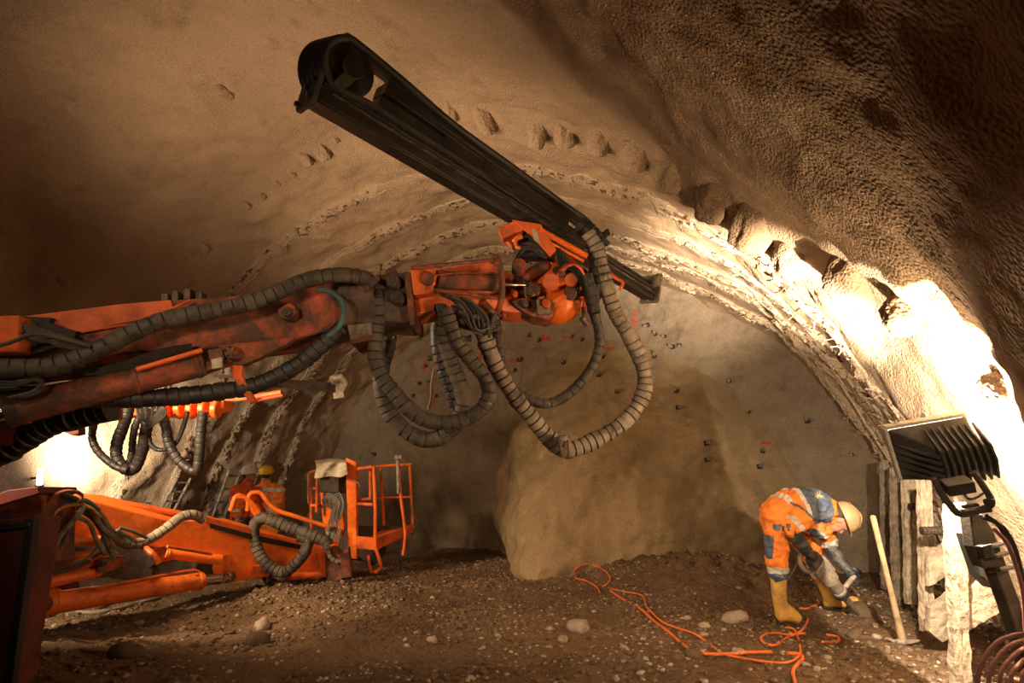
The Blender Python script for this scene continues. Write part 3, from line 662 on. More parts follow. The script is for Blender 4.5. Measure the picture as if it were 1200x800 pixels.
# cradle that carries the rail
m = MB(); m.slab([(583, 266), (607, 257), (616, 262), (612, 270), (589, 279)], 4.35, .10); m.slab([(600, 257), (634, 262), (652, 292), (645, 300), (622, 275)], 4.33, .03); m.slab([(586, 272), (606, 268), (618, 292), (606, 296)], 4.55, .08)
m.slab([(640, 292), (668, 300), (690, 318), (676, 330), (650, 318)], 4.5, .12); m.slab([(612, 258), (640, 262), (668, 300), (640, 296)], 4.62, .06); cr = m.build('feed_cradle', 'orange', DB, bevel=.006)
m = MB(); m.slab([(608, 262), (628, 268), (640, 292), (616, 302), (600, 284)], 4.46, .12); m.build('cradle_recess', 'black', DB)
m = MB(); m.tube([P(602, 283, 4.36), P(606, 279, 4.34), P(612, 277, 4.34)], .018, 8); m.tube([P(604, 284, 4.36), P(606, 290, 4.34), P(610, 290, 4.34)], .014, 8); m.build('hook', 'orange_b', cr, True)
m = MB(); m.slab([(623, 268), (629, 270), (633, 284), (627, 282)], 4.32, .01); m.build('label_plate', 'tag', cr)
for a_, b_, r in (((632, 269), (688, 300), .022), ((640, 282), (684, 306), .012)): MB().cyl(P(*a_, 4.34), P(*b_, 4.4), r, n=12).build('guard_tube', 'orange_b', DB, True)
MB().cyl(P(650, 283, 4.38), P(683, 303, 4.42), .018, n=12).build('feed_cylinder_rod', 'chrome', DB, True)
m = MB(); m.slab([(660, 340), (671, 334), (702, 350), (700, 358), (704, 372), (694, 368)], 4.75, .06); m.tube([P(710, 315, 4.8), P(722, 326, 4.8), P(730, 331, 4.8), P(726, 340, 4.8)], .014, 8); m.build('front_guard', 'orange', DB, bevel=.004)
for k in range(7):
    rs = random.Random(k+3); MB().tube([P(600+rs.uniform(0, 8), 300+rs.uniform(-4, 6), 4.42), P(615+rs.uniform(-4, 6), 288+rs.uniform(-4, 4), 4.36), P(636+rs.uniform(-3, 3), 294+rs.uniform(-6, 8), 4.36), P(645+rs.uniform(-3, 3), 306, 4.45)], .010, 8).build('wrist_hose', 'rubber', DB, True)
MB().limb([(P(612, 296, 4.5), .06), (P(636, 298, 4.5), .06)]).build('valve_cluster', 'black', DB, True)
for k in range(4):
    MB().tube([P(650+k*3, 285+k*3, 4.36), P(655+k*4, 308, 4.34), P(672+k*3, 318+k, 4.3), P(684+k*2, 338, 4.3), P(687+k, 352, 4.3)], .011, 8).build('wrist_hose', 'rubber', DB, True)

# hoses of the upper boom
hose('wrapped_hose', [(-40, 432), (0, 432), (30, 431), (60, 430), (95, 419), (130, 402), (165, 385), (200, 373), (245, 365), (290, 355), (325, 342), (360, 328), (395, 322), (425, 325), (438, 332)], 10.5, 'rubber_d', DB, dz=-.13, seed=1)
z1 = lambda u: 3.75
hose('wrapped_hose', [(438, 330), (443, 350), (444, 366), (441, 390), (440, 420), (447, 440), (459, 456), (480, 480), (500, 492), (522, 495), (549, 489), (566, 477), (573, 460), (568, 442), (555, 426), (543, 411), (534, 396), (527, 378), (522, 362)], 9, 'rubber_d', DB, zf=lambda u: 3.78, seed=2)
hose('wrapped_hose', [(457, 372), (455, 400), (448, 430), (447, 456), (457, 484), (476, 505), (500, 515), (520, 510), (536, 495), (543, 470), (537, 445), (527, 420), (520, 395), (524, 372)], 9.5, 'rubber_d', DB, zf=lambda u: 4.15, seed=3)
hose('wrapped_hose', [(515, 370), (514, 400), (520, 430), (530, 455), (536, 478), (541, 500)][:5], 10, 'rubber', DB, zf=lambda u: 4.3, seed=14)
hose('wrapped_hose', [(688, 272), (699, 290), (705, 315), (713, 345), (724, 372), (740, 398), (752, 425), (756, 450), (748, 474), (728, 497), (700, 514), (678, 524), (660, 526), (642, 512), (622, 488), (604, 466), (590, 445), (577, 420), (568, 395), (562, 372)], 9.5, 'rubber_g', DB, zf=lambda u: 4.15+.35*max(0, (u-560)/200), seed=4, jit=.1, label='thick hose wrapped in pale dusty tape, the largest loop')
hose('wrapped_hose', [(678, 262), (694, 276), (700, 300), (698, 330), (692, 350)], 10, 'rubber', DB, zf=lambda u: 4.42, seed=5, jit=.12)
hose('wrapped_hose', [(690, 345), (697, 370), (702, 390), (701, 412), (690, 436), (668, 460), (645, 472), (625, 470), (603, 458), (590, 435), (584, 410), (582, 385), (580, 368)], 6, 'rubber_d', DB, zf=lambda u: 4.3, seed=6)
hose('wrapped_hose', [(686, 322), (692, 345), (697, 368)], 8, 'rubber', DB, zf=lambda u: 4.26, seed=6)
m = MB(); 
for k in (-1, 1): m.bar(P(660+k*6, 512, 4.2), P(664+k*4, 535, 4.2), .02, .07, Fh)
m.cyl(P(661, 516, 4.15), P(661, 510, 4.15), .03, n=10); m.build('hose_coupling', 'grey', DB, bevel=.003)
hose('wrapped_hose', [(-60, 462), (0, 466), (70, 466), (140, 467), (200, 465), (255, 459), (300, 451), (345, 430), (378, 404), (400, 384)], 10.5, 'rubber', DB, dz=.0, seed=7)
hose('wrapped_hose', [(-60, 555), (0, 530), (30, 512), (60, 495), (100, 485), (130, 478)], 16, 'rubber', DB, zf=lambda u: 3.35, seed=8)
hose('thin_hose', [(372, 339), (385, 341), (398, 350), (403, 364), (398, 382), (388, 391), (383, 394)], 3, 'teal', DB, dz=-.17, wrap=0, label='thin teal hose')
rs = random.Random(5)
for k in range(8):
    a = 376+rs.uniform(-2, 22)
    hose('thin_hose', [(22+rs.uniform(-8, 20), a), (50+rs.uniform(-6, 8), a+8+rs.uniform(-3, 3)), (70, 398+rs.uniform(-6, 8)), (95, 404+rs.uniform(-3, 6)), (122, 403+rs.uniform(-3, 4))], 2.6, 'rubber_d', DB, dz=-.08, wrap=0, n=8)
hose('thin_hose', [(-20, 408), (10, 402), (40, 391), (70, 396), (106, 406)], 2.6, 'rubber_d', DB, dz=-.16, wrap=0, n=8)
for k in range(3): hose('thin_hose', [(-20, 444+k*5), (15, 448+k*3), (40, 443+k), (50, 446+k*3), (40, 458+k*2), (10, 466)], 2.2, 'rubber', DB, dz=-.14, wrap=0, n=8)
for k in range(5): hose('thin_hose', [(85+k*4, 437-k), (120, 438-k*2), (150, 431-k*2), (190, 418-k*2), (225, 408-k)], 2.2, 'rubber', DB, dz=-.06, wrap=0, n=8)
for k in range(6):
    x = 528+k*4; hose('thin_hose', [(516+k*6, 345+k), (532+k*5, 352+k), (541+k*6, 368+k), (548+k*5, 380+k*3), (562+k*3, 392-k*3), (581, 386-k*4)], 1.9, 'rubber_d' if k % 2 else 'rubber', DB, dz=-.12-.02*(k % 3), wrap=0, n=8)
for k in range(3): hose('thin_hose', [(512+k*4, 356), (516+k*4, 372), (524+k*3, 386), (534+k*5, 396), (552, 398-k*2)], 2.3, 'rubber', DB, dz=-.06, wrap=0, n=8)
m = MB(); m.slab([(509, 356), (519, 355), (520, 361), (508, 362)], lambda u: zb(u)-.02, .1); m.limb([(Q(560, 378), .06), (Q(572, 384), .05), (Q(535, 374), .055)]); m.build('manifold', 'black', DB, True)
MB().tube([Q(528, 362, -.1), Q(545, 368, -.12), Q(566, 372, -.1), Q(582, 372, -.05)], .03, 10, .02, .03, .1).build('wrapped_hose', 'rubber', DB, True)

# ------------------------------------------------------------------ rear drill boom behind it
ZR = 6.0
RB = thing('rear_drill_boom', 'second orange drilling boom half hidden behind the big one, with black hoses hanging below', 'drill boom', P(170, 480, ZR))
zr = lambda u: ZR
m = MB(); m.slab([(40, 456), (160, 455), (262, 462), (262, 477), (235, 486), (150, 487), (40, 484)], zr, .22); m.build('boom_beam', 'orange_b', RB, bevel=.01)
m = MB()
for u in (176, 192, 208, 222, 236, 250): m.cyl(P(u, 480-abs(u-210)*.03, ZR-.02), P(u+7, 479, ZR-.02), .095, n=18, bev=.01)
m.build('rotary_actuator', 'orange_b', RB, True)
m = MB(); m.slab([(90, 470), (134, 468), (134, 490), (108, 494), (88, 492)], lambda u: 5.2, .12); m.slab([(60, 480), (90, 476), (92, 508), (84, 510), (60, 500)], lambda u: 5.3, .1); m.build('end_bracket', 'red', RB, bevel=.008)
m = MB(); m.slab([(295, 461), (330, 458), (331, 464), (300, 470)], 6.1, .05); m.cyl(P(300, 462, 6.05), P(300, 470, 6.05), .02, n=8); m.tube([P(255, 466, 6), P(280, 467, 6), (P(330, 459, 6))], .025, 8); m.build('support_strut', 'orange', RB, bevel=.004)
m = MB(); m.bar(P(300, 446, 6.2), P(395, 455, 6.9), .13, .10, Up, .11, .09); m.bar(P(250, 440, 6.2), P(395, 450, 6.9), .03, .03, Up); fr2 = m.build('feed_rail', 'dsteel', RB, bevel=.004)
m = MB(); m.bar(P(394, 442, 6.85), P(398, 466, 6.85), .12, .05, Fh); m.limb([(P(391, 444, 6.8), .05), (P(400, 442, 6.8), .045), (P(406, 448, 6.8), .035), (P(403, 456, 6.8), .03)]); m.build('centraliser', 'grey', RB, True)
ra = [[(116, 478), (112, 489), (108, 512), (116, 530), (135, 546), (150, 551)], [(152, 470), (147, 492), (137, 520), (138, 538), (150, 551), (160, 545), (168, 523), (172, 495), (173, 478)],
      [(170, 480), (160, 495), (156, 512), (154, 534), (150, 545)], [(186, 480), (194, 498), (198, 520), (211, 541), (229, 552), (233, 540), (235, 510), (238, 482)], [(172, 505), (178, 522), (190, 527), (205, 520), (214, 502), (220, 482)], [(166, 484), (176, 478), (188, 484)]]
for k, (pp, r) in enumerate(zip(ra, (4.2, 6.5, 4, 5.5, 2.6, 7))): hose('hanging_hose', pp, r, 'rubber', RB, zf=lambda u: 5.75, dz=.06*(k % 3), seed=20+k)
for k in range(5): hose('thin_hose', [(160+k*6, 474), (163+k*5, 488), (172, 494+k*2), (182+k*3, 486), (190, 474)], 1.3, 'rubber', RB, zf=lambda u: 5.6, wrap=0, n=6)

# ------------------------------------------------------------------ basket boom
def zc(u): return 1/((1/4.55)+(1/7.3-1/4.55)*(u/400))
def hz(u): return zc(u)
BB = thing('basket_boom', 'lower bright orange crane boom with a railed work basket at its tip', 'basket boom', P(230, 690, zc(230)))
m = MB(); m.slab([(45, 577), (80, 580), (112, 587), (200, 610), (240, 609), (300, 626), (345, 638), (384, 648), (404, 660), (398, 676), (376, 677), (300, 677), (262, 684), (252, 683), (248, 663), (250, 655), (195, 644), (172, 640), (120, 640), (60, 640)], zc, .42)
bb = m.build('boom_beam', 'orange_b', BB, bevel=.014)
m = MB(); m.slab([(240, 605), (300, 621), (300, 628), (240, 612)], lambda u: zc(u)-.01, .1); m.slab([(112, 584), (235, 606), (235, 610), (112, 588)], lambda u: zc(u)+.1, .25); m.build('top_rail', 'orange', bb, bevel=.005)
m = MB(); m.slab([(246, 613), (300, 627), (360, 640), (360, 645), (300, 634), (246, 618)], lambda u: zc(u)-.015, .02); m.build('slot', 'black', bb)
m = MB(); m.slab([(296, 663), (304, 663), (321, 673), (294, 672)], lambda u: zc(u)-.08, .09); m.slab([(364, 652), (371, 648), (374, 668), (368, 668)], lambda u: zc(u)-.05, .05); m.build('wedge_stop', 'orange', BB, bevel=.004)
pin('pin', 268, 676, 6, BB, 'orange_d', zf=zc, dz=-.05, bolts=6)
m = MB(); m.slab([(248, 664), (262, 650), (262, 684), (254, 683)], lambda u: zc(u)-.05, .1); m.build('lug_plate', 'orange_b', BB, bevel=.005)
# cylinder in the slot under the beam
cylp('tilt_cylinder', 'orange_b', BB, (192, 648), (258, 656), 6, zf=zc, dz=-.03, rings=(.05,))
m = MB(); m.tube([P(168, 640, 5.2), P(180, 650, 5.15), P(186, 660, 5.15)], .025, 8); m.slab([(180, 642), (192, 640), (192, 658), (184, 656)], lambda u: zc(u)-.06, .1); m.build('cylinder_mount', 'orange', BB, True); MB().tube([P(196, 640, 5.2), P(225, 645, 5.4), P(248, 649, 5.6)], .014, 8).build('feed_pipe', 'orange', BB, True)
# long lift cylinder near the ground
lc2 = cylp('lift_cylinder', 'orange_b', BB, (30, 711), (238, 680), 13, zf=zc, dz=-.15, rings=(.14, .97), rb=9)
m = MB(); m.tube([P(110, 690, 4.85), P(160, 680, 5.1), P(228, 668, 5.55), P(231, 674, 5.55)], .016, 8); m.build('feed_pipe', 'orange', lc2, True)
cylp('cylinder_rod', 'chrome', BB, (238, 680), (258, 678), 6, zf=zc, dz=-.12, rings=())
m = MB(); m.slab([(18, 690), (46, 694), (58, 702), (58, 716), (44, 724), (18, 726)], lambda u: zc(u)-.22, .22); m.build('cylinder_eye', 'orange', BB, bevel=.008); pin('pin', 48, 709, 8, BB, 'orange_d', zf=zc, dz=-.26, bolts=6)
m = MB(); m.slab([(30, 688), (80, 683), (82, 692), (40, 697)], zc, .12); m.build('cross_member', 'red', BB, bevel=.005)
# twin struts and cylinders at the boom foot
for a_, b_, r, mt in (((30, 688), (118, 668), 7, 'orange_b'), ((34, 672), (125, 655), 6, 'orange'), ((34, 660), (110, 648), 4, 'orange_b'), ((60, 632), (120, 634), 6, 'orange_b')):
    cylp('foot_cylinder', mt, BB, a_, b_, r, zf=zc, dz=-.1, rings=(.9,))
m = MB(); m.slab([(113, 654), (134, 652), (134, 668), (114, 672)], lambda u: zc(u)-.16, .14); m.slab([(102, 650), (112, 648), (112, 664), (104, 666)], lambda u: zc(u)-.12, .1); m.build('strut_end_block', 'orange_d', BB, bevel=.006)
pin('pin', 119, 660, 4, BB, 'stained', zf=zc, dz=-.2, t=.03)
m = MB(); m.slab([(-40, 598), (8, 588), (20, 578), (44, 574), (50, 590), (48, 640), (50, 660), (40, 676), (-40, 690)], lambda u: 4.35, .35); m.build('boom_foot', 'orange_d', BB, bevel=.012)
m = MB(); m.slab([(-40, 592), (10, 574), (44, 570), (46, 578), (12, 588), (-40, 604)], 4.3, .4); m.slab([(-40, 612), (38, 606), (42, 616), (-40, 622)], 4.2, .05); m.build('foot_cover', 'red', BB, bevel=.005)
# hose bundle at the boom foot
fb = [([(38, 590), (42, 610), (46, 632), (42, 655), (36, 672)], 5.5, 'rubber_g'), ([(44, 648), (52, 620), (66, 598), (84, 590), (104, 596), (120, 618), (138, 632)], 3.2, 'rubber_g'), ([(38, 660), (48, 625), (62, 600), (82, 587), (100, 586), (116, 598)], 2.6, 'blue_h'),
      ([(50, 640), (62, 604), (80, 592), (104, 594), (118, 606)], 2.0, 'yel_h'), ([(40, 655), (60, 645), (72, 625), (90, 605), (100, 592)], 3.4, 'rubber_g'), ([(92, 594), (110, 606), (122, 624), (128, 640), (134, 650)], 4.2, 'rubber_g'),
      ([(98, 592), (116, 600), (128, 618), (140, 630)], 3.0, 'rubber_g'), ([(36, 662), (58, 655), (70, 640), (84, 612), (92, 600)], 2.6, 'rubber_d'), ([(46, 590), (60, 576), (78, 580), (92, 586)], 3.0, 'rubber_d'), ([(50, 598), (64, 580), (84, 575), (96, 580), (92, 590)], 2.2, 'redhose'),
      ([(56, 668), (80, 660), (100, 656), (116, 640), (124, 620)], 2.4, 'rubber_g'), ([(34, 670), (60, 672), (90, 664), (105, 658)], 2.4, 'rubber_d'), ([(138, 622), (150, 628), (160, 634), (170, 632)], 2.2, 'rubber_g'), ([(140, 618), (155, 622), (172, 630)], 2.0, 'rubber_g'), ([(86, 604), (104, 612), (112, 630), (124, 650)], 2.6, 'rubber_g')]
for k, (pp, r, mt) in enumerate(fb): hose('foot_hose', pp, r, mt, BB, zf=zc, dz=-.26-.035*(k % 5), wrap=0, n=8)
hose('wrapped_hose', [(134, 624), (142, 634), (158, 637), (172, 633), (186, 625), (200, 615), (212, 606), (226, 603), (238, 608)], 6, 'rubber_g', BB, zf=zc, dz=-.2, seed=31)
# guide rails on top of the boom
for pp in ([(270, 598), (276, 582), (284, 581), (292, 588), (302, 604), (330, 612), (380, 630)], [(290, 598), (292, 580), (298, 577), (306, 578), (322, 596), (350, 606), (388, 618)], [(276, 582), (290, 584), (304, 600)]):
    hose('guide_rail', pp, 2.6, 'orange_b', BB, zf=lambda u: 6.6+.005*(u-270), wrap=0)
hose('wrapped_hose', [(385, 640), (378, 632), (350, 622), (325, 612), (309, 607), (299, 614), (297, 630), (302, 645), (314, 662), (332, 670), (347, 660), (358, 645), (360, 632), (350, 628)], 6.8, 'rubber_d', BB, zf=lambda u: 6.35, seed=32)
hose('wrapped_hose', [(311, 672), (318, 682), (332, 688), (348, 688), (364, 682)], 5.5, 'rubber', BB, zf=lambda u: 6.5, seed=33)
cylp('tip_cylinder', 'orange', BB, (338, 675), (374, 675), 4.5, zf=zc, dz=-.12, rings=())
m = MB(); m.slab([(386, 640), (404, 655), (408, 672), (396, 682), (384, 680), (376, 664)], lambda u: 7.1, .25); m.slab([(398, 650), (408, 640), (412, 676), (400, 678)], lambda u: 7.0, .1); m.build('tip_knuckle', 'orange_d', BB, bevel=.01)
# basket
ZK = 7.35
bk = MB(); kc = lambda u, v, d=0: P(u, v, ZK+d)
bk.slab([(405, 536), (417, 541), (418, 655), (408, 654)], lambda u: ZK-.05, .10); bk.slab([(375, 576), (398, 576), (404, 620), (392, 650), (386, 640), (378, 610)], lambda u: ZK+.12, .05)
basket = bk.build('basket_column', 'orange_b', BB, bevel=.006); basket.name = 'work_basket'; ORG['work_basket'] = ORG[BB.name]
def rail(name, pts, r=.019, mat='orange'): return MB().tube([kc(*p) for p in pts], r, 8, .3).build(name, mat, basket, True)
for pp in ([(413, 550, 0), (436, 547, -.12)], [(414, 590, 0), (437, 591, -.12)], [(415, 586, .1), (436, 584, .0)]): rail('rail', pp)
rail('rail', [(413, 549, .3), (447, 546, .5), (482, 544, .6)]); rail('rail', [(415, 584, .3), (447, 583, .5), (482, 582, .6)], .014)
rail('post', [(438, 546, -.12), (440, 600, -.12), (440, 640, -.12), (447, 664, -.1), (435, 670, 0), (432, 650, .05)], .022)
rail('post', [(434, 549, .0), (434, 585, .0)], .02); rail('post', [(446, 547, .5), (450, 615, .5)], .02); rail('post', [(480, 545, .6), (484, 618, .6)], .018); rail('post', [(419, 555, .3), (419, 618, .3)], .016)
rail('post', [(467, 545, .1), (470, 585, .1), (475, 625, .1), (472, 650, .1)], .02, 'orange'); rail('post', [(466, 536, .08), (467, 578, .08)], .022, 'rubber_g'); MB().cyl(kc(463, 536.5, .08), kc(471, 535.5, .08), .03, n=12).build('cap', 'rubber_g', basket, True)
m = MB(); A, B, C_, D = kc(417, 630, -.05), kc(440, 632, -.12), kc(485, 620, .6), kc(445, 616, .5)
m.bar(kc(416, 636, -.05), kc(441, 638, -.12), .16, .05, Fh) if False else m.slab([(417, 628), (441, 630), (441, 644), (418, 643)], ZK-.12, .04)
m.prism([kc(441, 630, -.12), kc(484, 614, .6), kc(484, 624, .6), kc(441, 644, -.12)], Fh*.03+Rt*-.02); m.prism([kc(418, 640, -.05), kc(441, 642, -.12), kc(484, 623, .6), kc(452, 620, .6)], V((0, 0, .03))); m.build('floor_pan', 'orange', basket, bevel=.004)
m = MB(); m.prism([kc(417, 616, .4), kc(484, 617, .6), kc(484, 626, .6), kc(417, 628, .4)], Fh*.02); m.build('toe_board', 'dsteel', basket)
for pp in ([(364, 554, .1), (365, 641, .1)], [(372, 553, .0), (371, 600, .0)], [(364, 553, .1), (372, 552, 0), (378, 556, 0)], [(364, 592, .1), (376, 592, .05)], [(367, 572, .1), (374, 572, .1)], [(366, 640, .1), (384, 640, .1)]): rail('frame_tube', pp, .018)
rail('handle', [(361, 553, .05), (361, 585, .05), (363, 592, .1)], .008, 'rubber_g'); rail('handle', [(413, 563, -.1), (420, 566, -.12), (422, 572, -.1)], .01, 'rubber_g')
m = MB(); m.slab([(375, 557), (397, 558), (397, 577), (375, 577)], ZK-.12, .24); m.slab([(396, 540), (406, 540), (406, 578), (397, 578)], ZK-.02, .15); m.build('control_box', 'dsteel', basket, bevel=.01)
for k in range(14):
    rs = random.Random(k); x = 388+rs.uniform(-4, 10); hose('basket_wiring', [(x-6, 590+rs.uniform(-6, 10)), (x-8, 584), (x, 580+rs.uniform(-3, 3)), (x+5, 590), (x+2, 604), (x+rs.uniform(-4, 6), 618), (x+rs.uniform(-2, 8), 632+rs.uniform(-3, 6))], .8, 'rubber_g' if k % 3 else 'blue_h', BB, zf=lambda u: ZK-.1, wrap=0, n=6)
hose('wrapped_hose', [(386, 616), (384, 640), (387, 652), (396, 658), (402, 656)], 2.6, 'rubber_g', BB, zf=lambda u: ZK-.3, seed=40)
for k in range(7): hose('basket_wiring', [(410+k, 655), (418+k*2, 652+k), (428+k, 656+k), (440, 648+k*2), (452, 640+k)], 1.2, 'rubber', BB, zf=lambda u: ZK+.05, wrap=0, n=6)
rail('brace', [(440, 650, .1), (474, 645, .2)], .016, 'stained')
# cloth draped over the control box
rs = random.Random(9); gx, gy = 22, 18; vs = []
for j in range(gy+1):
    for i in range(gx+1):
        s, t = i/gx, j/gy; u = 370+s*37-(1-t)*(s < .1)*1; v = 539+t*(22-10*max(0, s-.75)*4*.6)-2.5*math.sin(s*PI)
        fold = .035*math.sin(s*9+t*3)+.02*n1(s*4, t*4, 1, 1, 2)
        vs.append(P(u+1.5*math.sin(t*5+s*3), v, ZK-.17+fold+(.22*max(0, .22-t)/.22)))
fs = [(j*(gx+1)+i, j*(gx+1)+i+1, (j+1)*(gx+1)+i+1, (j+1)*(gx+1)+i) for j in range(gy) for i in range(gx)]
o = MB().add(vs, fs).build('cloth', 'cloth_w', None, True); sd = o.modifiers.new('solid', 'SOLIDIFY'); sd.thickness = .012; tag(o, 'off-white cloth draped over the dark control box of the work basket', 'cloth')

# near jack post of the machine at the left edge
m = MB(); m.slab([(-40, 612), (38, 606), (33, 640), (6, 810), (-40, 820)], 2.6, .18); jp = thing('jack_post', 'dark red steel jack post cut off by the lower left edge', 'post', P(0, 800, 2.6)); m.build('post_body', 'red', jp, bevel=.01)
m = MB(); m.slab([(28, 608), (40, 605), (38, 625), (12, 810), (2, 810), (26, 640)], 2.58, .04); m.build('edge_bar', 'black', jp, bevel=.004)
m = MB(); m.slab([(-40, 618), (34, 612), (34, 618), (-40, 626)], 2.57, .03); m.build('cross_bar', 'black', jp, bevel=.004)
# hose lying on the ground
pts = []
for u, v in ((-10, 730), (30, 724), (70, 720), (115, 720), (150, 712), (185, 702), (215, 692), (236, 686)):
    h = cast(u, v, (5,)); pts.append(h[0]+V((0, 0, .02)))
tag(MB().tube(pts, .02, 10, .04).build('ground_hose', 'rubber_g', None, True), 'grey dusty hose lying on the ground under the long orange cylinder', 'hose')

# ------------------------------------------------------------------ people
def skinmesh(mb, name, mats, parent, voxel=.01, sm=6, assign=None, wrinkle=0, wscale=14, org=None):
    """fuse overlapping limbs into one continuous surface, then choose a material slot per face"""
    me = mb.mesh(name); o = bpy.data.objects.new(name, me); COL.objects.link(o)
    r = o.modifiers.new('r', 'REMESH'); r.mode = 'VOXEL'; r.voxel_size = voxel
    s = o.modifiers.new('s', 'SMOOTH'); s.iterations = sm; s.factor = .5
    dg = bpy.context.evaluated_depsgraph_get(); me2 = bpy.data.meshes.new_from_object(o.evaluated_get(dg)); bpy.data.objects.remove(o); bpy.data.meshes.remove(me)
    n = len(me2.vertices); co = np.empty(n*3); me2.vertices.foreach_get('co', co); co = co.reshape(-1, 3)
    if wrinkle:
        nr = np.empty(n*3); me2.vertices.foreach_get('normal', nr); nr = nr.reshape(-1, 3)
        k = fbm(co*np.array([1, 1, 1.7]), wscale, 3); co = co+nr*(wrinkle*(k-np.abs(fbm(co+3, wscale*.6, 2))*.8))[:, None]
    me2.materials.clear()
    for m in (mats if isinstance(mats, list) else [mats]): me2.materials.append(M[m])
    if assign:
        c = np.array([co[list(p.vertices)].mean(0) for p in me2.polygons]); me2.polygons.foreach_set('material_index', np.array(assign(c), np.int32))
    off = ORG[parent.name] if parent is not None else V(co.mean(0)[:2].tolist()+[co[:, 2].min()])
    co = co-np.array(off[:]); me2.vertices.foreach_set('co', co.ravel()); me2.name = name
    me2.polygons.foreach_set('use_smooth', [True]*len(me2.polygons)); me2.update()
    o = bpy.data.objects.new(name, me2); COL.objects.link(o); ORG[o.name] = off
    if parent is not None: o.parent = parent
    else: o.location = off
    return o
def seg(c, a, b):
    """0..1 position along a->b and distance from that axis, for an array of points"""
    a, b = np.array(a[:]), np.array(b[:]); d = b-a; t = ((c-a)@d)/(d@d); return t, np.linalg.norm(c-a-t[:, None]*d, axis=1)
def band(t, lo, hi): return (t > lo) & (t < hi)

# worker bent over the jackhammer ------------------------------------------------
hipN, hipF = Z(188, 205, -.11), Z(200, 205, .13)
kneeN, kneeF = Z(190, 395, -.12), Z(335, 350, .26)
ankN, ankF = Z(208, 610, -.06), Z(432, 585, .38)
toeN, toeF = Z(280, 680, -.06), Z(552, 600, .40)
heelN, heelF = Z(213, 668, -.06), Z(425, 606, .38)
pel = Z(190, 185, .01); chest = Z(335, 172, .02); neck0 = Z(415, 195, .03); neck = Z(440, 203, .03); head = Z(470, 215, .02)
shN, shF = Z(318, 190, -.17), Z(392, 235, .20)
elN, elF = Z(248, 262, -.22), Z(425, 330, .24)
wrN, wrF = Z(325, 362, -.16), Z(492, 432, .14)
haN, haF = Z(352, 388, -.12), Z(528, 462, .10)
wk = MB()
wk.limb([(hipN, .075), (kneeN, .065), (ankN, .040), (toeN.lerp(ankN, .45)+V((0, 0, .01)), .022)]).limb([(hipF, .075), (kneeF, .065), (ankF, .038), (toeF.lerp(ankF, .45)+V((0, 0, .01)), .022)])
for d in (-.09, .09): wk.limb([(pel+Fh*d*.8+Z(20, 0)-Z(0, 0), .075), (chest+Fh*d*.8, .085)])
wk.limb([(chest, .09), (neck0, .055), (neck, .052), (head, .06)]).limb([(shN, .05), (elN, .04), (wrN, .028)]).limb([(shF, .05), (elF, .04), (wrF, .028)]).limb([(chest, .07), (shN, .05)]).limb([(chest, .07), (shF, .05)])
fdir = (Z(500, 330)-Z(472, 222)).normalized()          # the face looks down at the chisel
hup = (Z(560, 188)-Z(470, 215)-Fw*.05).normalized(); hup = (hup-fdir*hup.dot(fdir)).normalized(); hs = fdir.cross(hup).normalized()
if hs.dot(Fw) > 0: hs = -hs                           # hs points to the viewer
hc = Z(478, 213, .02)
wk.ell(hc, fdir*.098, hs*.075, hup*.105); wk.ell(hc+fdir*.055-hup*.045, fdir*.05, hs*.05, hup*.06)       # skull and jaw
wk.limb([(hc+fdir*.095-hup*.0, .012), (hc+fdir*.117-hup*.03, .015)])                                    # nose
wk.ell(hc+fdir*.098-hup*.062, fdir*.012, hs*.025, hup*.008); wk.ell(hc+fdir*.092-hup*.09, fdir*.02, hs*.02, hup*.016)
for s in (-1, 1): wk.ell(hc+hs*s*.076-fdir*.008-hup*.02, fdir*.018, hs*.010, hup*.032); wk.ell(hc+fdir*.085+hs*s*.032+hup*.012, fdir*.012, hs*.018, hup*.007)
body = skinmesh(wk, 'person', ['skin'], None, .009, 3)
tag(body, 'person in orange and blue workwear bent over a jackhammer, tan helmet and yellow rubber boots', 'person')
# helmet
def helmet(parent, c, up, fwd, side, r, mat, peak=True):
    m = MB(); m.lathe(c-up*r*.05, c+up*r*1.02, [(0, r*1.03), (.0, r*1.08), (.03, r*1.08), (.05, r*1.04), (.3, r*1.02), (.55, r*.90), (.78, r*.66), (.93, r*.36), (1, 0.001)], 36)
    for k in (-1, 0, 1): m.tube([c+side*k*r*.28+fwd*r*.80+up*r*.62, c+side*k*r*.25+up*r*1.0+fwd*.1*r, c+side*k*r*.28-fwd*r*.75+up*r*.66], r*.05, 6, .02)
    o = m.build('helmet', mat, parent, True)
    if peak:
        a = [c+fwd*r*.85+side*r*.62*1-up*r*.02, c+fwd*r*1.22+side*r*.42-up*r*.10, c+fwd*r*1.32-up*r*.12, c+fwd*r*1.22-side*r*.42-up*r*.10, c+fwd*r*.85-side*r*.62-up*r*.02]
        MB().prism(a, up*r*.06).build('peak', mat, o, bevel=.003)
    return o
hu = (hup*.97-fdir*.12).normalized(); hf = (fdir-hu*fdir.dot(hu)).normalized()
hl = helmet(body, hc+hup*.022+fdir*.002, hu, hf, hf.cross(hu), .118, 'hel_t'); hl['label'] = 'dusty tan helmet'
MB().ell(hc-fdir*.035+hup*.0, fdir*.075, hs*.082, hup*.075).build('hair', 'hair', body, True)
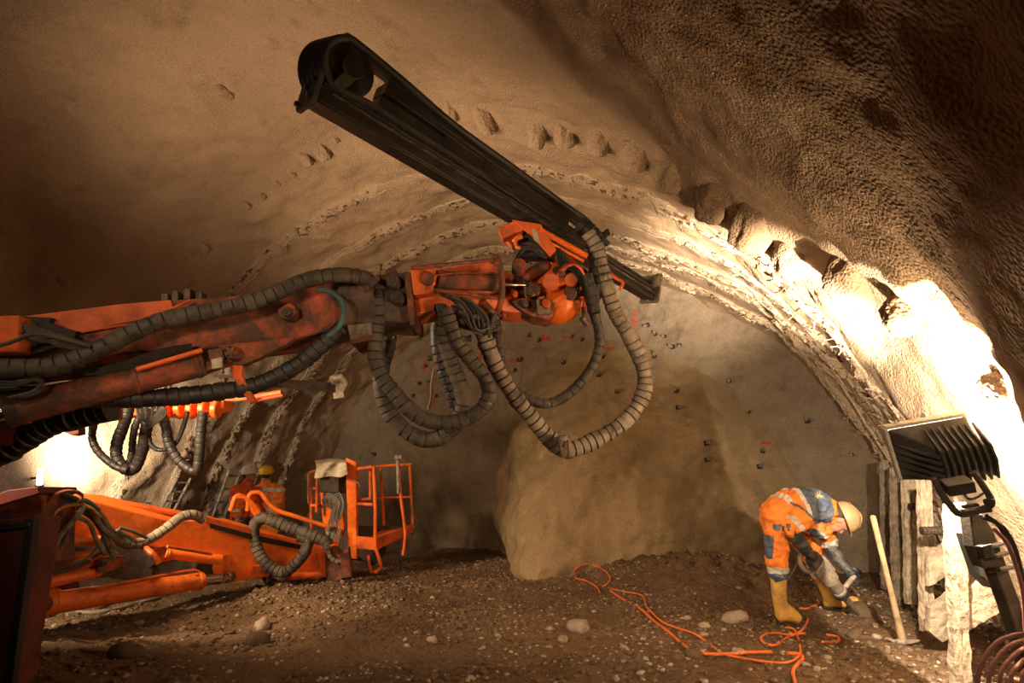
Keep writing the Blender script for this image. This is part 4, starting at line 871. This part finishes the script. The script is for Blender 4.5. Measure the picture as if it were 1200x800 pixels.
# trousers
tr = MB()
for d in (-.10, .10): tr.limb([(pel+Fh*d+Z(16, 0)-Z(0, 0), .105), (Z(198, 235)+Fh*d, .105)])
tr.limb([(hipN, .11), (Z(190, 300, -.12), .098), (kneeN, .088), (Z(196, 452, -.10), .086)]).limb([(hipF, .12), (Z(270, 280, .2), .098), (kneeF, .085), (Z(385, 462, .32), .078)])
def tr_as(c):
    t, d = seg(c, hipN, Z(196, 455, -.10)); s = np.zeros(len(c), int); nearleg = (c-np.array(pel[:]))@np.array(Fh[:]) < .02
    low = (c[:, 2] < Z(0, 425).z) & (c[:, 2] > Z(0, 452).z); s[nearleg & low] = 2; s[nearleg & (c[:, 2] <= Z(0, 452).z)] = 1
    lat = (c-np.array(hipN[:]))@np.array(Rt[:]); s[nearleg & (lat < -.055) & band(t, .30, .72)] = 1; s[nearleg & band(t, .08, .18) & (lat > -.06) & (lat < .0)] = 1
    t2, d2 = seg(c, kneeF, Z(385, 462, .32)); s[(~nearleg) & (t2 > .55) & (t2 < .95) & (d2 < .14)] = 2
    return s
tro = skinmesh(tr, 'trousers', ['fab_o', 'fab_b', 'refl'], body, .009, 4, tr_as, .014)
# boots
def boot(shaft, toe, heel, r0=.068):
    m = MB(); m.limb(shaft); an, ra = shaft[-1]; m.limb([(heel, .046), ((heel+toe)/2+V((0, 0, .015)), .05), (toe, .047)]).limb([(an, ra), (heel, .046)]).limb([(an, ra), ((an+toe)/2, .055), (toe, .046)])
    lo = min(heel.z, toe.z)-.045
    o = skinmesh(m, 'boot', ['boot', 'sole'], body, .008, 4, lambda c: (c[:, 2] < lo+.028).astype(int), .003, 10)
    return o
boot([(Z(196, 448, -.10), .064), (Z(200, 530, -.08), .060), (ankN, .053)], toeN+V((0, 0, .03)), heelN+V((0, 0, .03)))
boot([(Z(378, 448, .30), .064), (Z(408, 520, .35), .058), (ankF, .052)], toeF+V((0, 0, .015)), heelF+V((0, 0, .015)))
# jacket
jk = MB()
for d, r in ((-.09, .122), (.0, .130), (.10, .122)): jk.limb([(Z(217, 180, .01)+Fh*d, r-.014), (Z(272, 152, .01)+Fh*d, r), (Z(335, 154, .02)+Fh*d, r), (Z(375, 172, .03)+Fh*d, r*.86)])
jk.limb([(Z(380, 190, .02), .11), (Z(424, 202, .03), .078)]); jk.limb([(shN, .10), (Z(285, 225, -.2), .092), (elN+V((0, 0, .0)), .072)]); jk.limb([(shF, .10), (Z(412, 285, .23), .08), (Z(424, 325, .24), .07)])
jk.limb([(Z(330, 235, .0), .09), (Z(395, 268, .05), .075)])
sa, sb = Z(165, 180, 0), Z(430, 180, 0)
def jk_as(c):
    u = (c-np.array(sa[:]))@np.array(Rt[:]); L = (sb-sa).dot(Rt); u = u/L                    # 0 hem .. 1 collar
    h = (c-np.array(chest[:]))@np.array(Up[:]); dep = (c-np.array(chest[:]))@np.array(Fh[:])
    s = np.zeros(len(c), int)
    yoke = (u > .42-.55*h) & (u < .90) & (h > -.10); s[yoke] = 1
    s[band(u+.42*h, .17, .255)] = 2; s[band(u+.25*h, .36, .43) & (h > -.02)] = 2
    belly = (h < -.13) & (u > .45) & (dep > -.12); s[belly] = 1; s[belly & band((u*1.0+h*2.4) % .34, .0, .08)] = 2; s[belly & band((u*1.0+h*2.4) % .34, .08, .17)] = 0
    t, d = seg(c, shN, elN); sl = (d < .125) & (t > .12) & (dep < -.10); s[sl] = 0; s[sl & (t > .1) & (t < .22) & (h > -.02)] = 1; s[sl & band(t, .66, .84)] = 2
    t, d = seg(c, shF, elF); sl = (d < .12) & (t > .2) & (dep > .12); s[sl] = 0; s[sl & band(t, .70, 1.0)] = 2
    s[(u > .90) & (h > -.2)] = 0
    return s
jak = skinmesh(jk, 'jacket', ['fab_o', 'fab_b', 'refl'], body, .008, 5, jk_as, .015)
# yellow half sun printed on the back of the jacket
jt = BVHTree.FromPolygons([tuple(v.co) for v in jak.data.vertices], [tuple(p.vertices) for p in jak.data.polygons])
jo = ORG[jak.name]; em = MB(); c0 = Z(372, 118, .0)
def onj(u, v):
    d = (Z(u, v)-CAM).normalized(); h = jt.ray_cast(CAM-jo, d)
    return None if h[0] is None else h[0]+jo-d*.004
for k in range(9):
    an = math.radians(175-k*24); q = []
    for rr_, da in ((14, -9), (44, 0), (14, 9)): q.append(onj(380+rr_*.85*math.cos(an+math.radians(da)), 122-.62*rr_*math.sin(an+math.radians(da))))
    if all(q): em.prism(q, Fw*.002)
q = [onj(380+13*math.cos(2*PI*k/12), 121-8*math.sin(2*PI*k/12)) for k in range(12)]
if all(q): em.prism(q, Fw*.002)
if em.v: em.build('sun_print', 'sun', jak)
# gloves with five separate bent fingers
def hand(name, wrist, palm, axis, curl, side, elbow, mat, parent, thumb_s=1, s=1.0):
    """axis: knuckles direction from the palm; curl: way the fingers bend; side: across the knuckles"""
    m = MB(); axis, curl, side = axis.normalized(), curl.normalized(), side.normalized()
    m.limb([(elbow, .056*s), (elbow.lerp(wrist, .6), .050*s), (wrist, .038*s)]); m.limb([(wrist, .036*s), (palm, .034*s)])
    for k, ln in enumerate((.95, 1.05, 1.0, .8)):
        b = palm+side*(k-1.5)*.023*s+axis*.028*s; m.limb([(palm+side*(k-1.5)*.016*s, .022*s), (b, .0145*s), (b+(axis*.75+curl*.5)*.036*ln*s, .0125*s), (b+(axis*.75+curl*.5)*.036*ln*s+(curl*.95-axis*.15)*.030*ln*s, .0115*s), (b+(axis*.3+curl*1.1)*.036*ln*s+(curl*.5-axis*.9)*.024*ln*s, .010*s)])
    tb = palm-side*thumb_s*.034*s-axis*.01; m.limb([(palm, .024*s), (tb, .017*s), (tb+(curl*.7+axis*.35-side*thumb_s*.2)*.036*s, .0135*s), (tb+(curl*1.3+axis*.5+side*thumb_s*.3)*.036*s, .011*s)])
    return skinmesh(m, name, [mat], parent, .0048, 2, None, .004, 20)
jd = (Z(565, 655, .12)-Z(385, 410, -.05)).normalized()
hand('glove', wrN, haN, (Z(372, 402)-Z(340, 372)), Z(345, 425, .03)-Z(352, 385, -.02), Z(380, 370)-Z(350, 400), elN, 'glove', body, 1, 1.15)
hand('glove', wrF, haF, (Z(555, 475)-Z(515, 450)), Z(530, 495, .03)-Z(528, 455, .0), Z(550, 450)-Z(525, 475), Z(428, 345, .24), 'glove', body, -1, 1.15)

# jackhammer -----------------------------------------------------------------
J0, J1 = Z(352, 398, -.04), Z(565, 655, .12); jx, js, ju = frame(J1-J0, Up); JL = (J1-J0).length
def J(t, a=0, b=0): return J0+jx*(JL*t)+js*a+ju*b
jh = thing('jackhammer', 'dusty grey jackhammer held by the bending worker, chisel tip in the soil', 'jackhammer', J1)
MB().lathe(J(-.02), J(.66), [(0, 0), (0, .05), (.04, .062), (.10, .066), (.34, .066), (.36, .072), (.55, .070), (.57, .056), (.80, .048), (.82, .056), (.92, .052), (1, .036), (1, 0)], 24).build('body', 'hammer', jh, True)
m = MB()
for k in range(5): m.cyl(J(.12+k*.028), J(.125+k*.028+.004), .070, n=24)
m.build('cooling_ribs', 'hammer', jh, True)
MB().bar(J(.06, .0, .05), J(.30, .0, .05), .06, .07, ju).build('motor_cover', 'hammer', jh, bevel=.012)
MB().tube([J(.10, 0, -.06), J(.02, 0, -.11), J(-.12, 0, -.10), J(-.16, 0, -.03), J(-.08, 0, .02), J(.0, 0, .02)], .020, 12).build('rear_handle', 'hammer', jh, True)
MB().cyl(J(.58), Z(540, 470, .08), .020, n=14, bev=.004).build('side_handle', 'hammer', jh, True)
MB().cyl(J(.56), J(.61), .062, n=22).build('handle_collar', 'dsteel', jh, True)
MB().lathe(J(.66), J(1.01), [(0, 0), (0, .030), (.3, .028), (.32, .018), (.85, .015), (1, .003)], 12).build('chisel', 'grey', jh, True)
hose('power_cord', [(285, 415), (268, 440), (255, 470), (235, 500)], 1, 'rubber', jh, zf=lambda u: 4.7, wrap=0) if False else MB().tube([Z(300, 400, .0), Z(280, 425), Z(262, 460), Z(236, 498)], .006, 8).build('power_cord', 'grey', jh, True)

# pickaxe ----------------------------------------------------------------------
pk = thing('pickaxe', 'pickaxe standing on its head, pale wooden handle leaning up by the posts', 'pickaxe', pick_base)
pa, pb = Z(620, 208, -.62), Z(752, 757, -.5)
MB().lathe(pa, pb, [(0, 0), (0, .015), (.01, .019), (.5, .018), (.85, .022), (1, .028), (1, 0)], 14).build('handle', 'wood', pk, True)
m = MB(); m.limb([(Z(680, 750, -.42), .008), (Z(712, 766, -.46), .014), (Z(752, 772, -.5), .022), (Z(790, 770, -.52), .018), (Z(826, 762, -.55), .010)])
m.ell(Z(752, 768, -.5), Rt*.045, Fh*.04, Up*.03); m.bar(Z(770, 770, -.51), Z(824, 764, -.55), .05, .022, Up, .04, .008)
hd = skinmesh(m, 'pick_head', ['hammer'], pk, .006, 3, None, .002)
# orange cords on the ground ---------------------------------------------------
def cord(name, px, r, mat, label, cat='cord', lift=.0):
    pts = []
    for u, v in px:
        h = cast(u, v, (4, 5)); pts.append(h[0]+h[1]*(r+.004+lift))
    return tag(MB().tube(pts, r, 8, .02).build(name, mat, None, True), label, cat)
CZ3 = lambda L: [(640+x/3, 640+y/3) for x, y in L]
cord('extension_cord', CZ3([(190, 165), (175, 145), (140, 125), (110, 118), (97, 100), (100, 80), (130, 65), (170, 68), (205, 88), (225, 115), (215, 135), (200, 145)]), .0085, 'cord', 'orange cord end lying in a round loop at the foot of the mound')
cord('extension_cord', CZ3([(228, 160), (270, 190), (330, 225), (380, 270), (420, 300), (470, 340), (510, 370), (560, 385), (640, 385), (720, 381), (795, 380)]), .0105, 'cord', 'long orange cord running from the mound and ending straight near the small loops')
cord('extension_cord', CZ3([(228, 152), (265, 162), (320, 170), (345, 182), (350, 212), (370, 235), (410, 270), (460, 292), (520, 312), (570, 345), (620, 380), (680, 398), (740, 408), (800, 415), (850, 415), (885, 395), (892, 360), (885, 320), (870, 295), (845, 290)]), .0075, 'cord', 'thinner orange cord winding beside the long straight one')
cord('extension_cord', CZ3([(922, 262), (912, 285), (895, 305), (860, 315), (800, 310), (760, 318), (755, 335), (775, 350), (810, 352), (850, 325), (890, 312), (912, 312)]), .0085, 'cord', 'orange cord curled in a figure-eight right in front of the near boot')
cord('extension_cord', CZ3([(850, 384), (890, 388), (902, 402), (880, 425), (868, 450), (875, 482), (880, 510)]), .0105, 'cord', 'orange cord leaving through the bottom edge of the frame')
cord('extension_cord', CZ3([(972, 342), (1010, 343), (1030, 335), (1020, 322), (985, 316)]), .0085, 'cord', 'short orange cord piece bent right of the figure-eight')
cord('extension_cord', CZ3([(892, 222), (915, 224), (940, 215), (958, 205), (952, 192)]), .0085, 'cord', 'short orange cord piece between the two yellow boots')

# two workers behind the basket boom ---------------------------------------------
def worker(kind):
    ZP = 9.6 if kind == 0 else 10.0
    if kind == 0: X0, lean, hel, fab, face = 287, 3, 'hel_w', 'fab_o2', Rt
    else: X0, lean, hel, fab, face = 314, -2, 'hel_y', 'fab_o', Fh
    K = lambda u, v, d=0: P(u, v, ZP+d)
    px = 1/73.
    hx = 292 if kind == 0 else 312; g = P(X0, 681, ZP).z
    sdw = Fh if kind == 0 else Rt
    if kind == 0: sdw = (Fh+Rt*.35).normalized()
    pelv, ch, nk, hd_ = K(X0-3, 620), K(X0, 578), K(hx-1, 563), K(hx, 555)
    m = MB(); hips = [pelv+sdw*s*.10 for s in (-1, 1)]
    for s, h in zip((-1, 1), hips):
        m.limb([(h, .10), (V((h.x, h.y, g+.48)), .065), (V((h.x, h.y, g+.08)), .045), (V((h.x, h.y, g+.05))+face*.16, .035)])
        m.limb([(pelv+sdw*s*.07, .12), (ch+sdw*s*.09, .12)]); m.limb([(ch+sdw*s*.12, .07), (ch+sdw*s*.20+V((0, 0, .03)), .06)])
    m.limb([(ch, .12), (nk, .06), (hd_, .07)]); f2 = face
    m.ell(hd_, f2*.095, f2.cross(Up)*.075, Up*.12); m.ell(hd_+f2*.06-Up*.06, f2*.045, f2.cross(Up)*.045, Up*.05); m.limb([(hd_+f2*.09, .012), (hd_+f2*.115-Up*.025, .014)])
    for s in (-1, 1): m.ell(hd_+f2.cross(Up)*.078*s-Up*.01, f2*.02, f2.cross(Up)*.012, Up*.03)
    if kind == 0: arms = [(ch+sdw*-.20+Up*.05, K(283, 588, -.22), K(279, 606, -.22)), (ch+sdw*.2+Up*.05, K(298, 590, .15), K(304, 602, .0))]
    else: arms = [(ch+sdw*-.2+Up*.05, K(300, 588, .0), K(303, 600, .2)), (ch+sdw*.2+Up*.05, K(329, 586, .0), K(331, 598, .15))]
    for a_, b_, c_ in arms: m.limb([(a_, .06), (b_, .045), (c_, .03)])
    lab = ['person in red-orange jacket and white helmet, facing right, behind the crane boom', 'person seen from behind in an orange jacket with a silver band and yellow helmet'][kind]
    b = skinmesh(m, 'person', ['skin'], None, .014, 2); tag(b, lab, 'person')
    c = hd_+Up*.025; helmet(b, c, (Up-f2*.05).normalized(), f2, f2.cross(Up), .118, hel, peak=True)
    hb = MB().ell(hd_-f2*.03, f2*.08, f2.cross(Up)*.084, Up*.09).build('hair', 'hair', b, True)
    j = MB()
    for s in (-1, 1):
        j.limb([(pelv+sdw*s*.09+Up*-.02, .145), (K(X0-1, 598)+sdw*s*.09, .145), (ch+sdw*s*.10, .145), (ch+sdw*s*.09+Up*.08, .10)])
    j.limb([(ch+Up*.08, .11), (nk-Up*.01, .075)])
    for a_, b_, c_ in arms: j.limb([(a_, .09), (b_, .075), (b_.lerp(c_, .8), .058)])
    z1_, z0_ = K(0, 570).z, K(0, 598).z
    def asg(c):
        s = np.zeros(len(c), int); h = c[:, 2]
        s[band(h, z1_-.085, z1_-.02)] = 1; s[band(h, z0_-.03, z0_+.03)] = 1
        if kind == 0:
            s[:] = 0; s[h > z1_+.03] = 2; lat = (c-np.array(ch[:]))@np.array(Rt[:]); s[(h > z1_+.03) & (lat > -.02)] = 0; s[band(h, z0_-.02, z0_+.035) & (lat < .05)] = 1; s[band(h, z0_-.28, z0_-.1) & (lat > -.12)] = 2
        return s
    skinmesh(j, 'jacket', [fab, 'refl', 'fab_d'], b, .012, 4, asg, .016, 11)
    t = MB()
    for h in hips: t.limb([(h, .13), (V((h.x, h.y, g+.48)), .095), (V((h.x, h.y, g+.22)), .085)])
    skinmesh(t, 'trousers', ['fab_b' if kind == 0 else fab], b, .014, 4, None, .016, 9)
    for h in hips:
        q = MB(); fo = V((h.x, h.y, g+.055)); q.limb([(V((h.x, h.y, g+.3)), .07), (fo+V((0, 0, .03)), .058), (fo+face*.17, .045)]); q.limb([(fo-face*.03, .05), (fo+face*.17, .045)]); skinmesh(q, 'boot', ['boot'], b, .012, 3)
    for (a_, b_, c_), ts in zip(arms, (1, -1)):
        dn = (c_-b_).normalized(); hand('hand', c_, c_+dn*.05, dn, face, dn.cross(face), b_.lerp(c_, .75), 'skin', b, ts, .95)
worker(0); worker(1)

# ------------------------------------------------------------------ right hand side: caked posts, boards, rods
def caked(name, px, z, t, mat, label, cat, seed, group=None):
    """rough board or post: a subdivided prism with ragged, cement-caked skin"""
    m = MB(); m.slab(px, z, t); me = m.mesh(name)
    bm = bmesh.new(); bm.from_mesh(me); bmesh.ops.triangulate(bm, faces=bm.faces)
    for _ in range(6):
        es = [e for e in bm.edges if e.calc_length() > .035]
        if not es: break
        bmesh.ops.subdivide_edges(bm, edges=es, cuts=1)
        bmesh.ops.triangulate(bm, faces=bm.faces)
    bmesh.ops.recalc_face_normals(bm, faces=bm.faces); bm.normal_update()
    co = np.array([v.co[:] for v in bm.verts]); n = fbm(co+seed, 9, 3)*.010+np.abs(fbm(co+seed, 26, 2))*.008
    for v, k in zip(bm.verts, n): v.co += v.normal*k
    off = V(co.mean(0)); off.z = co[:, 2].min()
    for v in bm.verts: v.co -= off
    bm.to_mesh(me); bm.free(); me.materials.append(M[mat]); o = bpy.data.objects.new(name, me); COL.objects.link(o); o.location = off; ORG[o.name] = off
    return tag(o, label, cat, group)
def post(x0, x1, top_, bot_, xb, w, z, label, seed, mat='board'):
    t = thing('caked_post', label, 'post', P(xb+w/2, bot_, z))
    for i, (a, b_, tt) in enumerate(((0, .44, .05), (.52, 1, .07))):
        o = caked('flange', [(x0+(x1-x0)*a, top_), (x0+(x1-x0)*b_, top_-1), (xb+w*b_, bot_), (xb+w*a, bot_)], z, tt, mat, None, None, seed+i*3); l = o.location.copy(); o.parent = t; o.location = l-ORG[t.name]
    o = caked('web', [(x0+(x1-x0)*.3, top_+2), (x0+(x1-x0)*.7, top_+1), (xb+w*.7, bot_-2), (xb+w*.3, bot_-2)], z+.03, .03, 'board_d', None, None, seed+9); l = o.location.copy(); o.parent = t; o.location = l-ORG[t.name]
post(1060, 1075, 562, 708, 1064, 14, 4.9, 'cement-caked steel post directly right of the pickaxe handle, third from the left', 1)
post(1079, 1092, 562, 740, 1083, 13, 4.1, 'pale cement-caked post under the floodlight, fourth from the left', 2)
post(1112, 1131, 590, 812, 1121, 18, 3.15, 'nearest and tallest cement-caked post, reaching the bottom edge', 3)
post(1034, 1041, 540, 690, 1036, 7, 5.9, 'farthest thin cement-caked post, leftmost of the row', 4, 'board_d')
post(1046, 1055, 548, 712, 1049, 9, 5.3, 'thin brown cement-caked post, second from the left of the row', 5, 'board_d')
caked('shuttering_plate', [(1067, 618), (1080, 616), (1080, 654), (1069, 661)], 4.95, .04, 'board', 'small caked plate between the third and fourth post', 'plate', 11)
caked('shuttering_plate', [(1088, 650), (1116, 632), (1117, 671), (1090, 686)], 4.0, .04, 'board', 'pale slanted caked plate between fourth post and nearest post, upper one', 'plate', 12)
caked('shuttering_plate', [(1090, 712), (1118, 692), (1120, 742), (1104, 751), (1090, 740)], 3.9, .05, 'board', 'caked slanted plate between fourth post and nearest post, lower one on the ground', 'plate', 13)
caked('shuttering_plate', [(1132, 692), (1172, 670), (1187, 708), (1132, 740)], 3.2, .05, 'board', 'large slanted caked plate right of the nearest post', 'plate', 14)
caked('shuttering_plate', [(1134, 676), (1150, 664), (1170, 668), (1172, 673), (1134, 694)], 3.3, .12, 'board', 'rounded caked lump on top of the large slanted plate', 'lump', 15)
caked('shuttering_plate', [(1134, 655), (1141, 654), (1142, 672), (1134, 676)], 3.25, .03, 'board', 'small pale upright plate behind the nearest post', 'plate', 16)
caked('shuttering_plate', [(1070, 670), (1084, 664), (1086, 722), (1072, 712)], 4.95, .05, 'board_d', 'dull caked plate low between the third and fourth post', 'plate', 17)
def rod(a, b, z, r, label):
    t = thing('threaded_rod', label, 'rod', P(a[0], a[1], z)); A, B = P(*a, z), P(*b, z); MB().cyl(A, B, r, n=12).build('core', 'dsteel', t, True)
    d = (B-A); n = int(d.length/.022); m = MB()
    for k in range(n): m.cyl(A+d*(k/n), A+d*((k+.5)/n), r*1.28, n=12)
    m.build('thread', 'dsteel', t, True)
rod((1080, 622), (1118, 621), 3.9, .022, 'ribbed steel rod between the fourth and the nearest post'); rod((1066, 593), (1082, 593), 4.8, .02, 'short dark ribbed rod just below the floodlight between two posts')

# ------------------------------------------------------------------ floodlight on the right
FLT = thing('floodlight', 'dark finned floodlight seen from behind, tilted on a bracket above the caked posts', 'floodlight', P(1110, 600, 2.6))
zl = 2.62; L4 = [P(1039, 503, zl+.02), P(1131, 487, zl-.0), P(1152, 548, zl+.06), P(1057, 562, zl+.1)]
cen = sum(L4, V((0, 0, 0)))/4; nrm = (L4[1]-L4[0]).cross(L4[3]-L4[0]).normalized()
if nrm.dot(Fw) < 0: nrm = -nrm
ex = (L4[1]-L4[0]).normalized(); ey = (L4[0]-L4[3]).normalized(); bk_ = -nrm; W_, H_ = (L4[1]-L4[0]).length, (L4[0]-L4[3]).length
# rectangular front frame, its lit edges put into a pale colour
m = MB()
for a, b in ((0, 1), (1, 2), (2, 3), (3, 0)): m.bar(L4[a]+nrm*.02, L4[b]+nrm*.02, .016, .028, nrm)
m.build('front_frame', 'tag', FLT, bevel=.002)
# housing: deep shell that narrows to the finned back, offset to the right
back = [cen+ex*W_*.0+ey*H_*.12+bk_*.10, cen+ex*W_*.42+ey*H_*.16+bk_*.09, cen+ex*W_*.44-ey*H_*.36+bk_*.10, cen+ex*W_*.02-ey*H_*.42+bk_*.10]
m = MB(); m.hexa([L4[3], L4[2], L4[1], L4[0], back[3], back[2], back[1], back[0]]); m.build('housing', 'lamp', FLT, bevel=.006)
for k in range(8):                                  # tall cooling fins wrapping over the top and down the back
    s = k/7; a0 = cen+ex*W_*(-.10+.60*s); prof = []
    top0 = a0+ey*H_*(.46-.05*s)+bk_*.02; q1 = a0-ex*W_*.02+ey*H_*.22+bk_*.12; q2 = a0-ex*W_*.04-ey*H_*.02+bk_*.150; q3 = a0-ex*W_*.04-ey*H_*.40+bk_*.135; q4 = a0-ey*H_*.42+bk_*.08; q5 = a0+ey*H_*.0+bk_*.08
    MB().prism([top0, q1, q2, q3, q4, q5], ex*.011).build('fin', 'lamp', FLT, bevel=.002)
for k in range(5):                                  # side ribs left and right
    y = .10-.12*k
    MB().prism([L4[3]+(L4[0]-L4[3])*(.72-.15*k)+bk_*.005, cen-ex*W_*.10+ey*H_*y+bk_*.11, cen-ex*W_*.16+ey*H_*y+bk_*.13, cen-ex*W_*.30+ey*H_*(y+.02)+bk_*.07], ey*.007).build('side_rib', 'lamp', FLT)
    MB().prism([cen+ex*W_*.40+ey*H_*y+bk_*.05, cen+ex*W_*.46+ey*H_*y+bk_*.12, cen+ex*W_*.56+ey*H_*(y-.03)+bk_*.10, cen+ex*W_*.46+ey*H_*y+bk_*.03], ey*.012).build('side_rib', 'lamp', FLT)
m = MB(); m.prism([q+nrm*.012 for q in L4], nrm*.004); m.build('lamp_glass', 'glow', FLT)
m = MB(); m.tube([P(1094, 560, 2.5), P(1104, 578, 2.5), P(1114, 592, 2.5), P(1122, 601, 2.5), P(1132, 602, 2.5), P(1150, 597, 2.5), P(1159, 593, 2.5), P(1162, 587, 2.5), P(1154, 572, 2.5), P(1141, 553, 2.5)], .014, 8, .02); m.build('yoke', 'lamp', FLT, True)
MB().box(P(1122, 569, 2.48), ex*.055, nrm*.03, ey*.028).build('junction_box', 'black', FLT, bevel=.005)
pin('clamp_knob', 1160, 588, 4, FLT, 'black', zf=lambda u: 2.48, dz=0, t=.02)
MB().tube([P(1130, 578, 2.47), P(1134, 584, 2.46), P(1142, 584, 2.46), P(1152, 578, 2.47)], .005, 6).build('lead', 'black', FLT, True)
m = MB(); m.bar(P(1126, 601, 2.5), P(1160, 596, 2.5), .03, .02, Up); m.bar(P(1128, 594, 2.49), P(1146, 591, 2.49), .02, .012, Up); m.build('foot_plate', 'lamp', FLT, bevel=.003)
LS = thing('lamp_stand', 'dark strapped stand leg leaning below the floodlight at the right', 'stand', P(1190, 760, 2.65))
m = MB(); m.slab([(1137, 602), (1152, 602), (1164, 620), (1180, 662), (1196, 706), (1220, 790), (1206, 790), (1182, 712), (1166, 668), (1152, 664), (1142, 640)], 2.66, .07); m.build('leg', 'lamp', LS, bevel=.006)
for a_, b_ in (((1148, 641), (1174, 636)), ((1152, 652), (1180, 647)), ((1158, 668), (1186, 664))): MB().tube([P(*a_, 2.66), P((a_[0]+b_[0])/2, a_[1]-1, 2.62), P(*b_, 2.66)], .011, 8).build('strap', 'black', LS, True)
MB().slab([(1150, 640), (1163, 637), (1166, 652), (1154, 655)], 2.6, .04).build('buckle', 'black', LS, bevel=.004)
MB().slab([(1133, 625), (1150, 630), (1166, 690), (1150, 675)], 2.9, .08).build('brace', 'black', LS, bevel=.004)
def cable(px, z, r, mat, label, name='cable', group=None, n=10): return tag(MB().tube([P(u, v, z+(q[0] if q else 0)) for u, v, *q in px], r, n, .03).build(name, mat, None, True), label, 'hose' if name == 'hose' else 'cable', group)
cable([(1150, 606), (1166, 612), (1178, 628), (1190, 660), (1198, 690), (1210, 730)], 2.55, .008, 'black', 'black cable curving down from the floodlight bracket, inner one')
cable([(1156, 604), (1176, 618), (1188, 638), (1196, 665), (1206, 700)], 2.5, .009, 'black', 'black cable curving down from the floodlight bracket, outer one')
cable([(1165, 620), (1182, 640), (1198, 690), (1202, 740)], 2.45, .008, 'redhose', 'dark red cable beside the black cables at the right edge')
for k, lb in enumerate(('outermost', 'second', 'third', 'fourth', 'innermost')):
    x = 1146+k*13; cable([(x, 830), (x, 795-k), (x+7, 772+k*3), (x+22, 753+k*5), (x+42, 744+k*6), (x+80, 740+k*8)], 2.35+.05*k, .0085, 'redhose', 'red-brown hose arching at the lower right corner, %s of the coil' % lb, 'hose')

# lit tube lamp far left
h = cast(45, 556); q = P(47, 556, 8.2)
t = thing('tube_lamp', 'small bright upright tube lamp glowing on the left wall', 'lamp', P(47, 572, 8.2))
MB().cyl(P(46, 568, 8.2), P(48, 548, 8.2), .036, n=12, bev=.01).build('lit_tube', 'tube', t, True)
MB().cyl(P(46, 574, 8.2), P(46, 568, 8.2), .05, n=12).build('socket', 'black', t, True)
a_ = P(46, 560, 8.23); b_ = cast(38, 560)[0]; MB().bar(a_, b_, .03, .03).build('wall_arm', 'black', t)

# ------------------------------------------------------------------ light: the site's lamps, plus an added boom fill and beam blocker
def lamp(kind, name, loc, direction, power, col, size=.1, angle=None, blend=.1):
    l = bpy.data.lights.new(name, kind); l.energy = power; l.color = col
    o = bpy.data.objects.new(name, l); COL.objects.link(o); o.location = loc
    o.rotation_mode = 'QUATERNION'; o.rotation_quaternion = V(direction).to_track_quat('-Z', 'Y')
    if kind == 'SPOT': l.spot_size = angle; l.spot_blend = blend; l.shadow_soft_size = size
    elif kind == 'AREA': l.size = size
    else: l.shadow_soft_size = size
    return o
LP = P(1098, 522, 2.80)
_pts = [cast(u, v, (0, 1, 2))[0]-LP for u, v in ((670, 240), (800, 276), (900, 305), (1000, 322), (1060, 338), (1100, 350), (1200, 378))]
_A = np.array([list(q.normalized()) for q in _pts]); LN = V(np.linalg.svd(_A)[2][2])
if LN.dot(P(1000, 520, 7)-LP) < 0: LN = -LN
vt = (P(1000, 330, 3.8)-LP); vt = (vt-LN*vt.dot(LN)).normalized(); vs_ = LN.cross(vt).normalized()
MB().box(LP-LN*.02+vt*.03, vt*.10, vs_*.09, LN*.004).build('beam_blocker', 'black', FLT, bevel=.001)  # added unseen plate that cuts the floodlight beam along a plane
lamp('SPOT', 'floodlight_beam', LP, LN, 520, (1, .82, .60), .012, math.radians(177), .02)
tgt = cast(815, 300, (0, 1, 2))[0]-LP
lamp('SPOT', 'floodlight_throw', LP, tgt, 6500, (1, .82, .60), .012, math.radians(46), 1.0)
lamp('POINT', 'floodlight_spill', LP-LN*.06, (0, 0, -1), 60, (1, .70, .42), .04)
lamp('SPOT', 'left_wall_lamp', P(88, 548, 8.3), cast(118, 520)[0]-P(88, 548, 8.3), 300, (1, .82, .60), .1, math.radians(150), .7)
lamp('SPOT', 'carrier_lamp', (-5.2, 1.3, 2.3), V((-3.2, 9, 1.6))-V((-5.2, 1.3, 2.3)), 760, (1, .70, .42), .2, math.radians(105), .6)
lamp('SPOT', 'carrier_up_lamp', (-4.9, 2.4, 1.2), V((-4.4, 4.6, 4.9))-V((-4.9, 2.4, 1.2)), 620, (1, .70, .44), .8, math.radians(110), 1.0)
lamp('SPOT', 'camera_side_lamp', (-1.2, -1.2, 1.7), V((-2.8, 7, 1.2))-V((-1.2, -1.2, 1.7)), 330, (1, .70, .42), .25, math.radians(66), .8)
lamp('SPOT', 'right_work_lamp', (.15, -.6, 1.75), V((-.35, 5.6, .35))-V((.15, -.6, 1.75)), 330, (1, .76, .50), .06, math.radians(36), .4)
lamp('SPOT', 'carrier_low_lamp', P(-150, 430, 4.0), P(230, 660, 5.9)-P(-150, 430, 4.0), 540, (1, .74, .46), .06, math.radians(75), .6)
lamp('SPOT', 'boom_fill', (-2.9, -.6, 2.7), P(130, 372, 3.0)-V((-2.9, -.6, 2.7)), 70, (1, .76, .5), .05, math.radians(40), .6)  # added fill, only there to brighten the left end of the boom
w = bpy.data.worlds.new('world'); scene.world = w; w.use_nodes = True
w.node_tree.nodes['Background'].inputs[0].default_value = (.12, .08, .05, 1); w.node_tree.nodes['Background'].inputs[1].default_value = .15
scene.view_settings.view_transform = 'Standard'; scene.view_settings.look = 'None'; scene.view_settings.gamma = 1
scene.view_settings.use_curve_mapping = False; scene.view_settings.exposure = 0.0
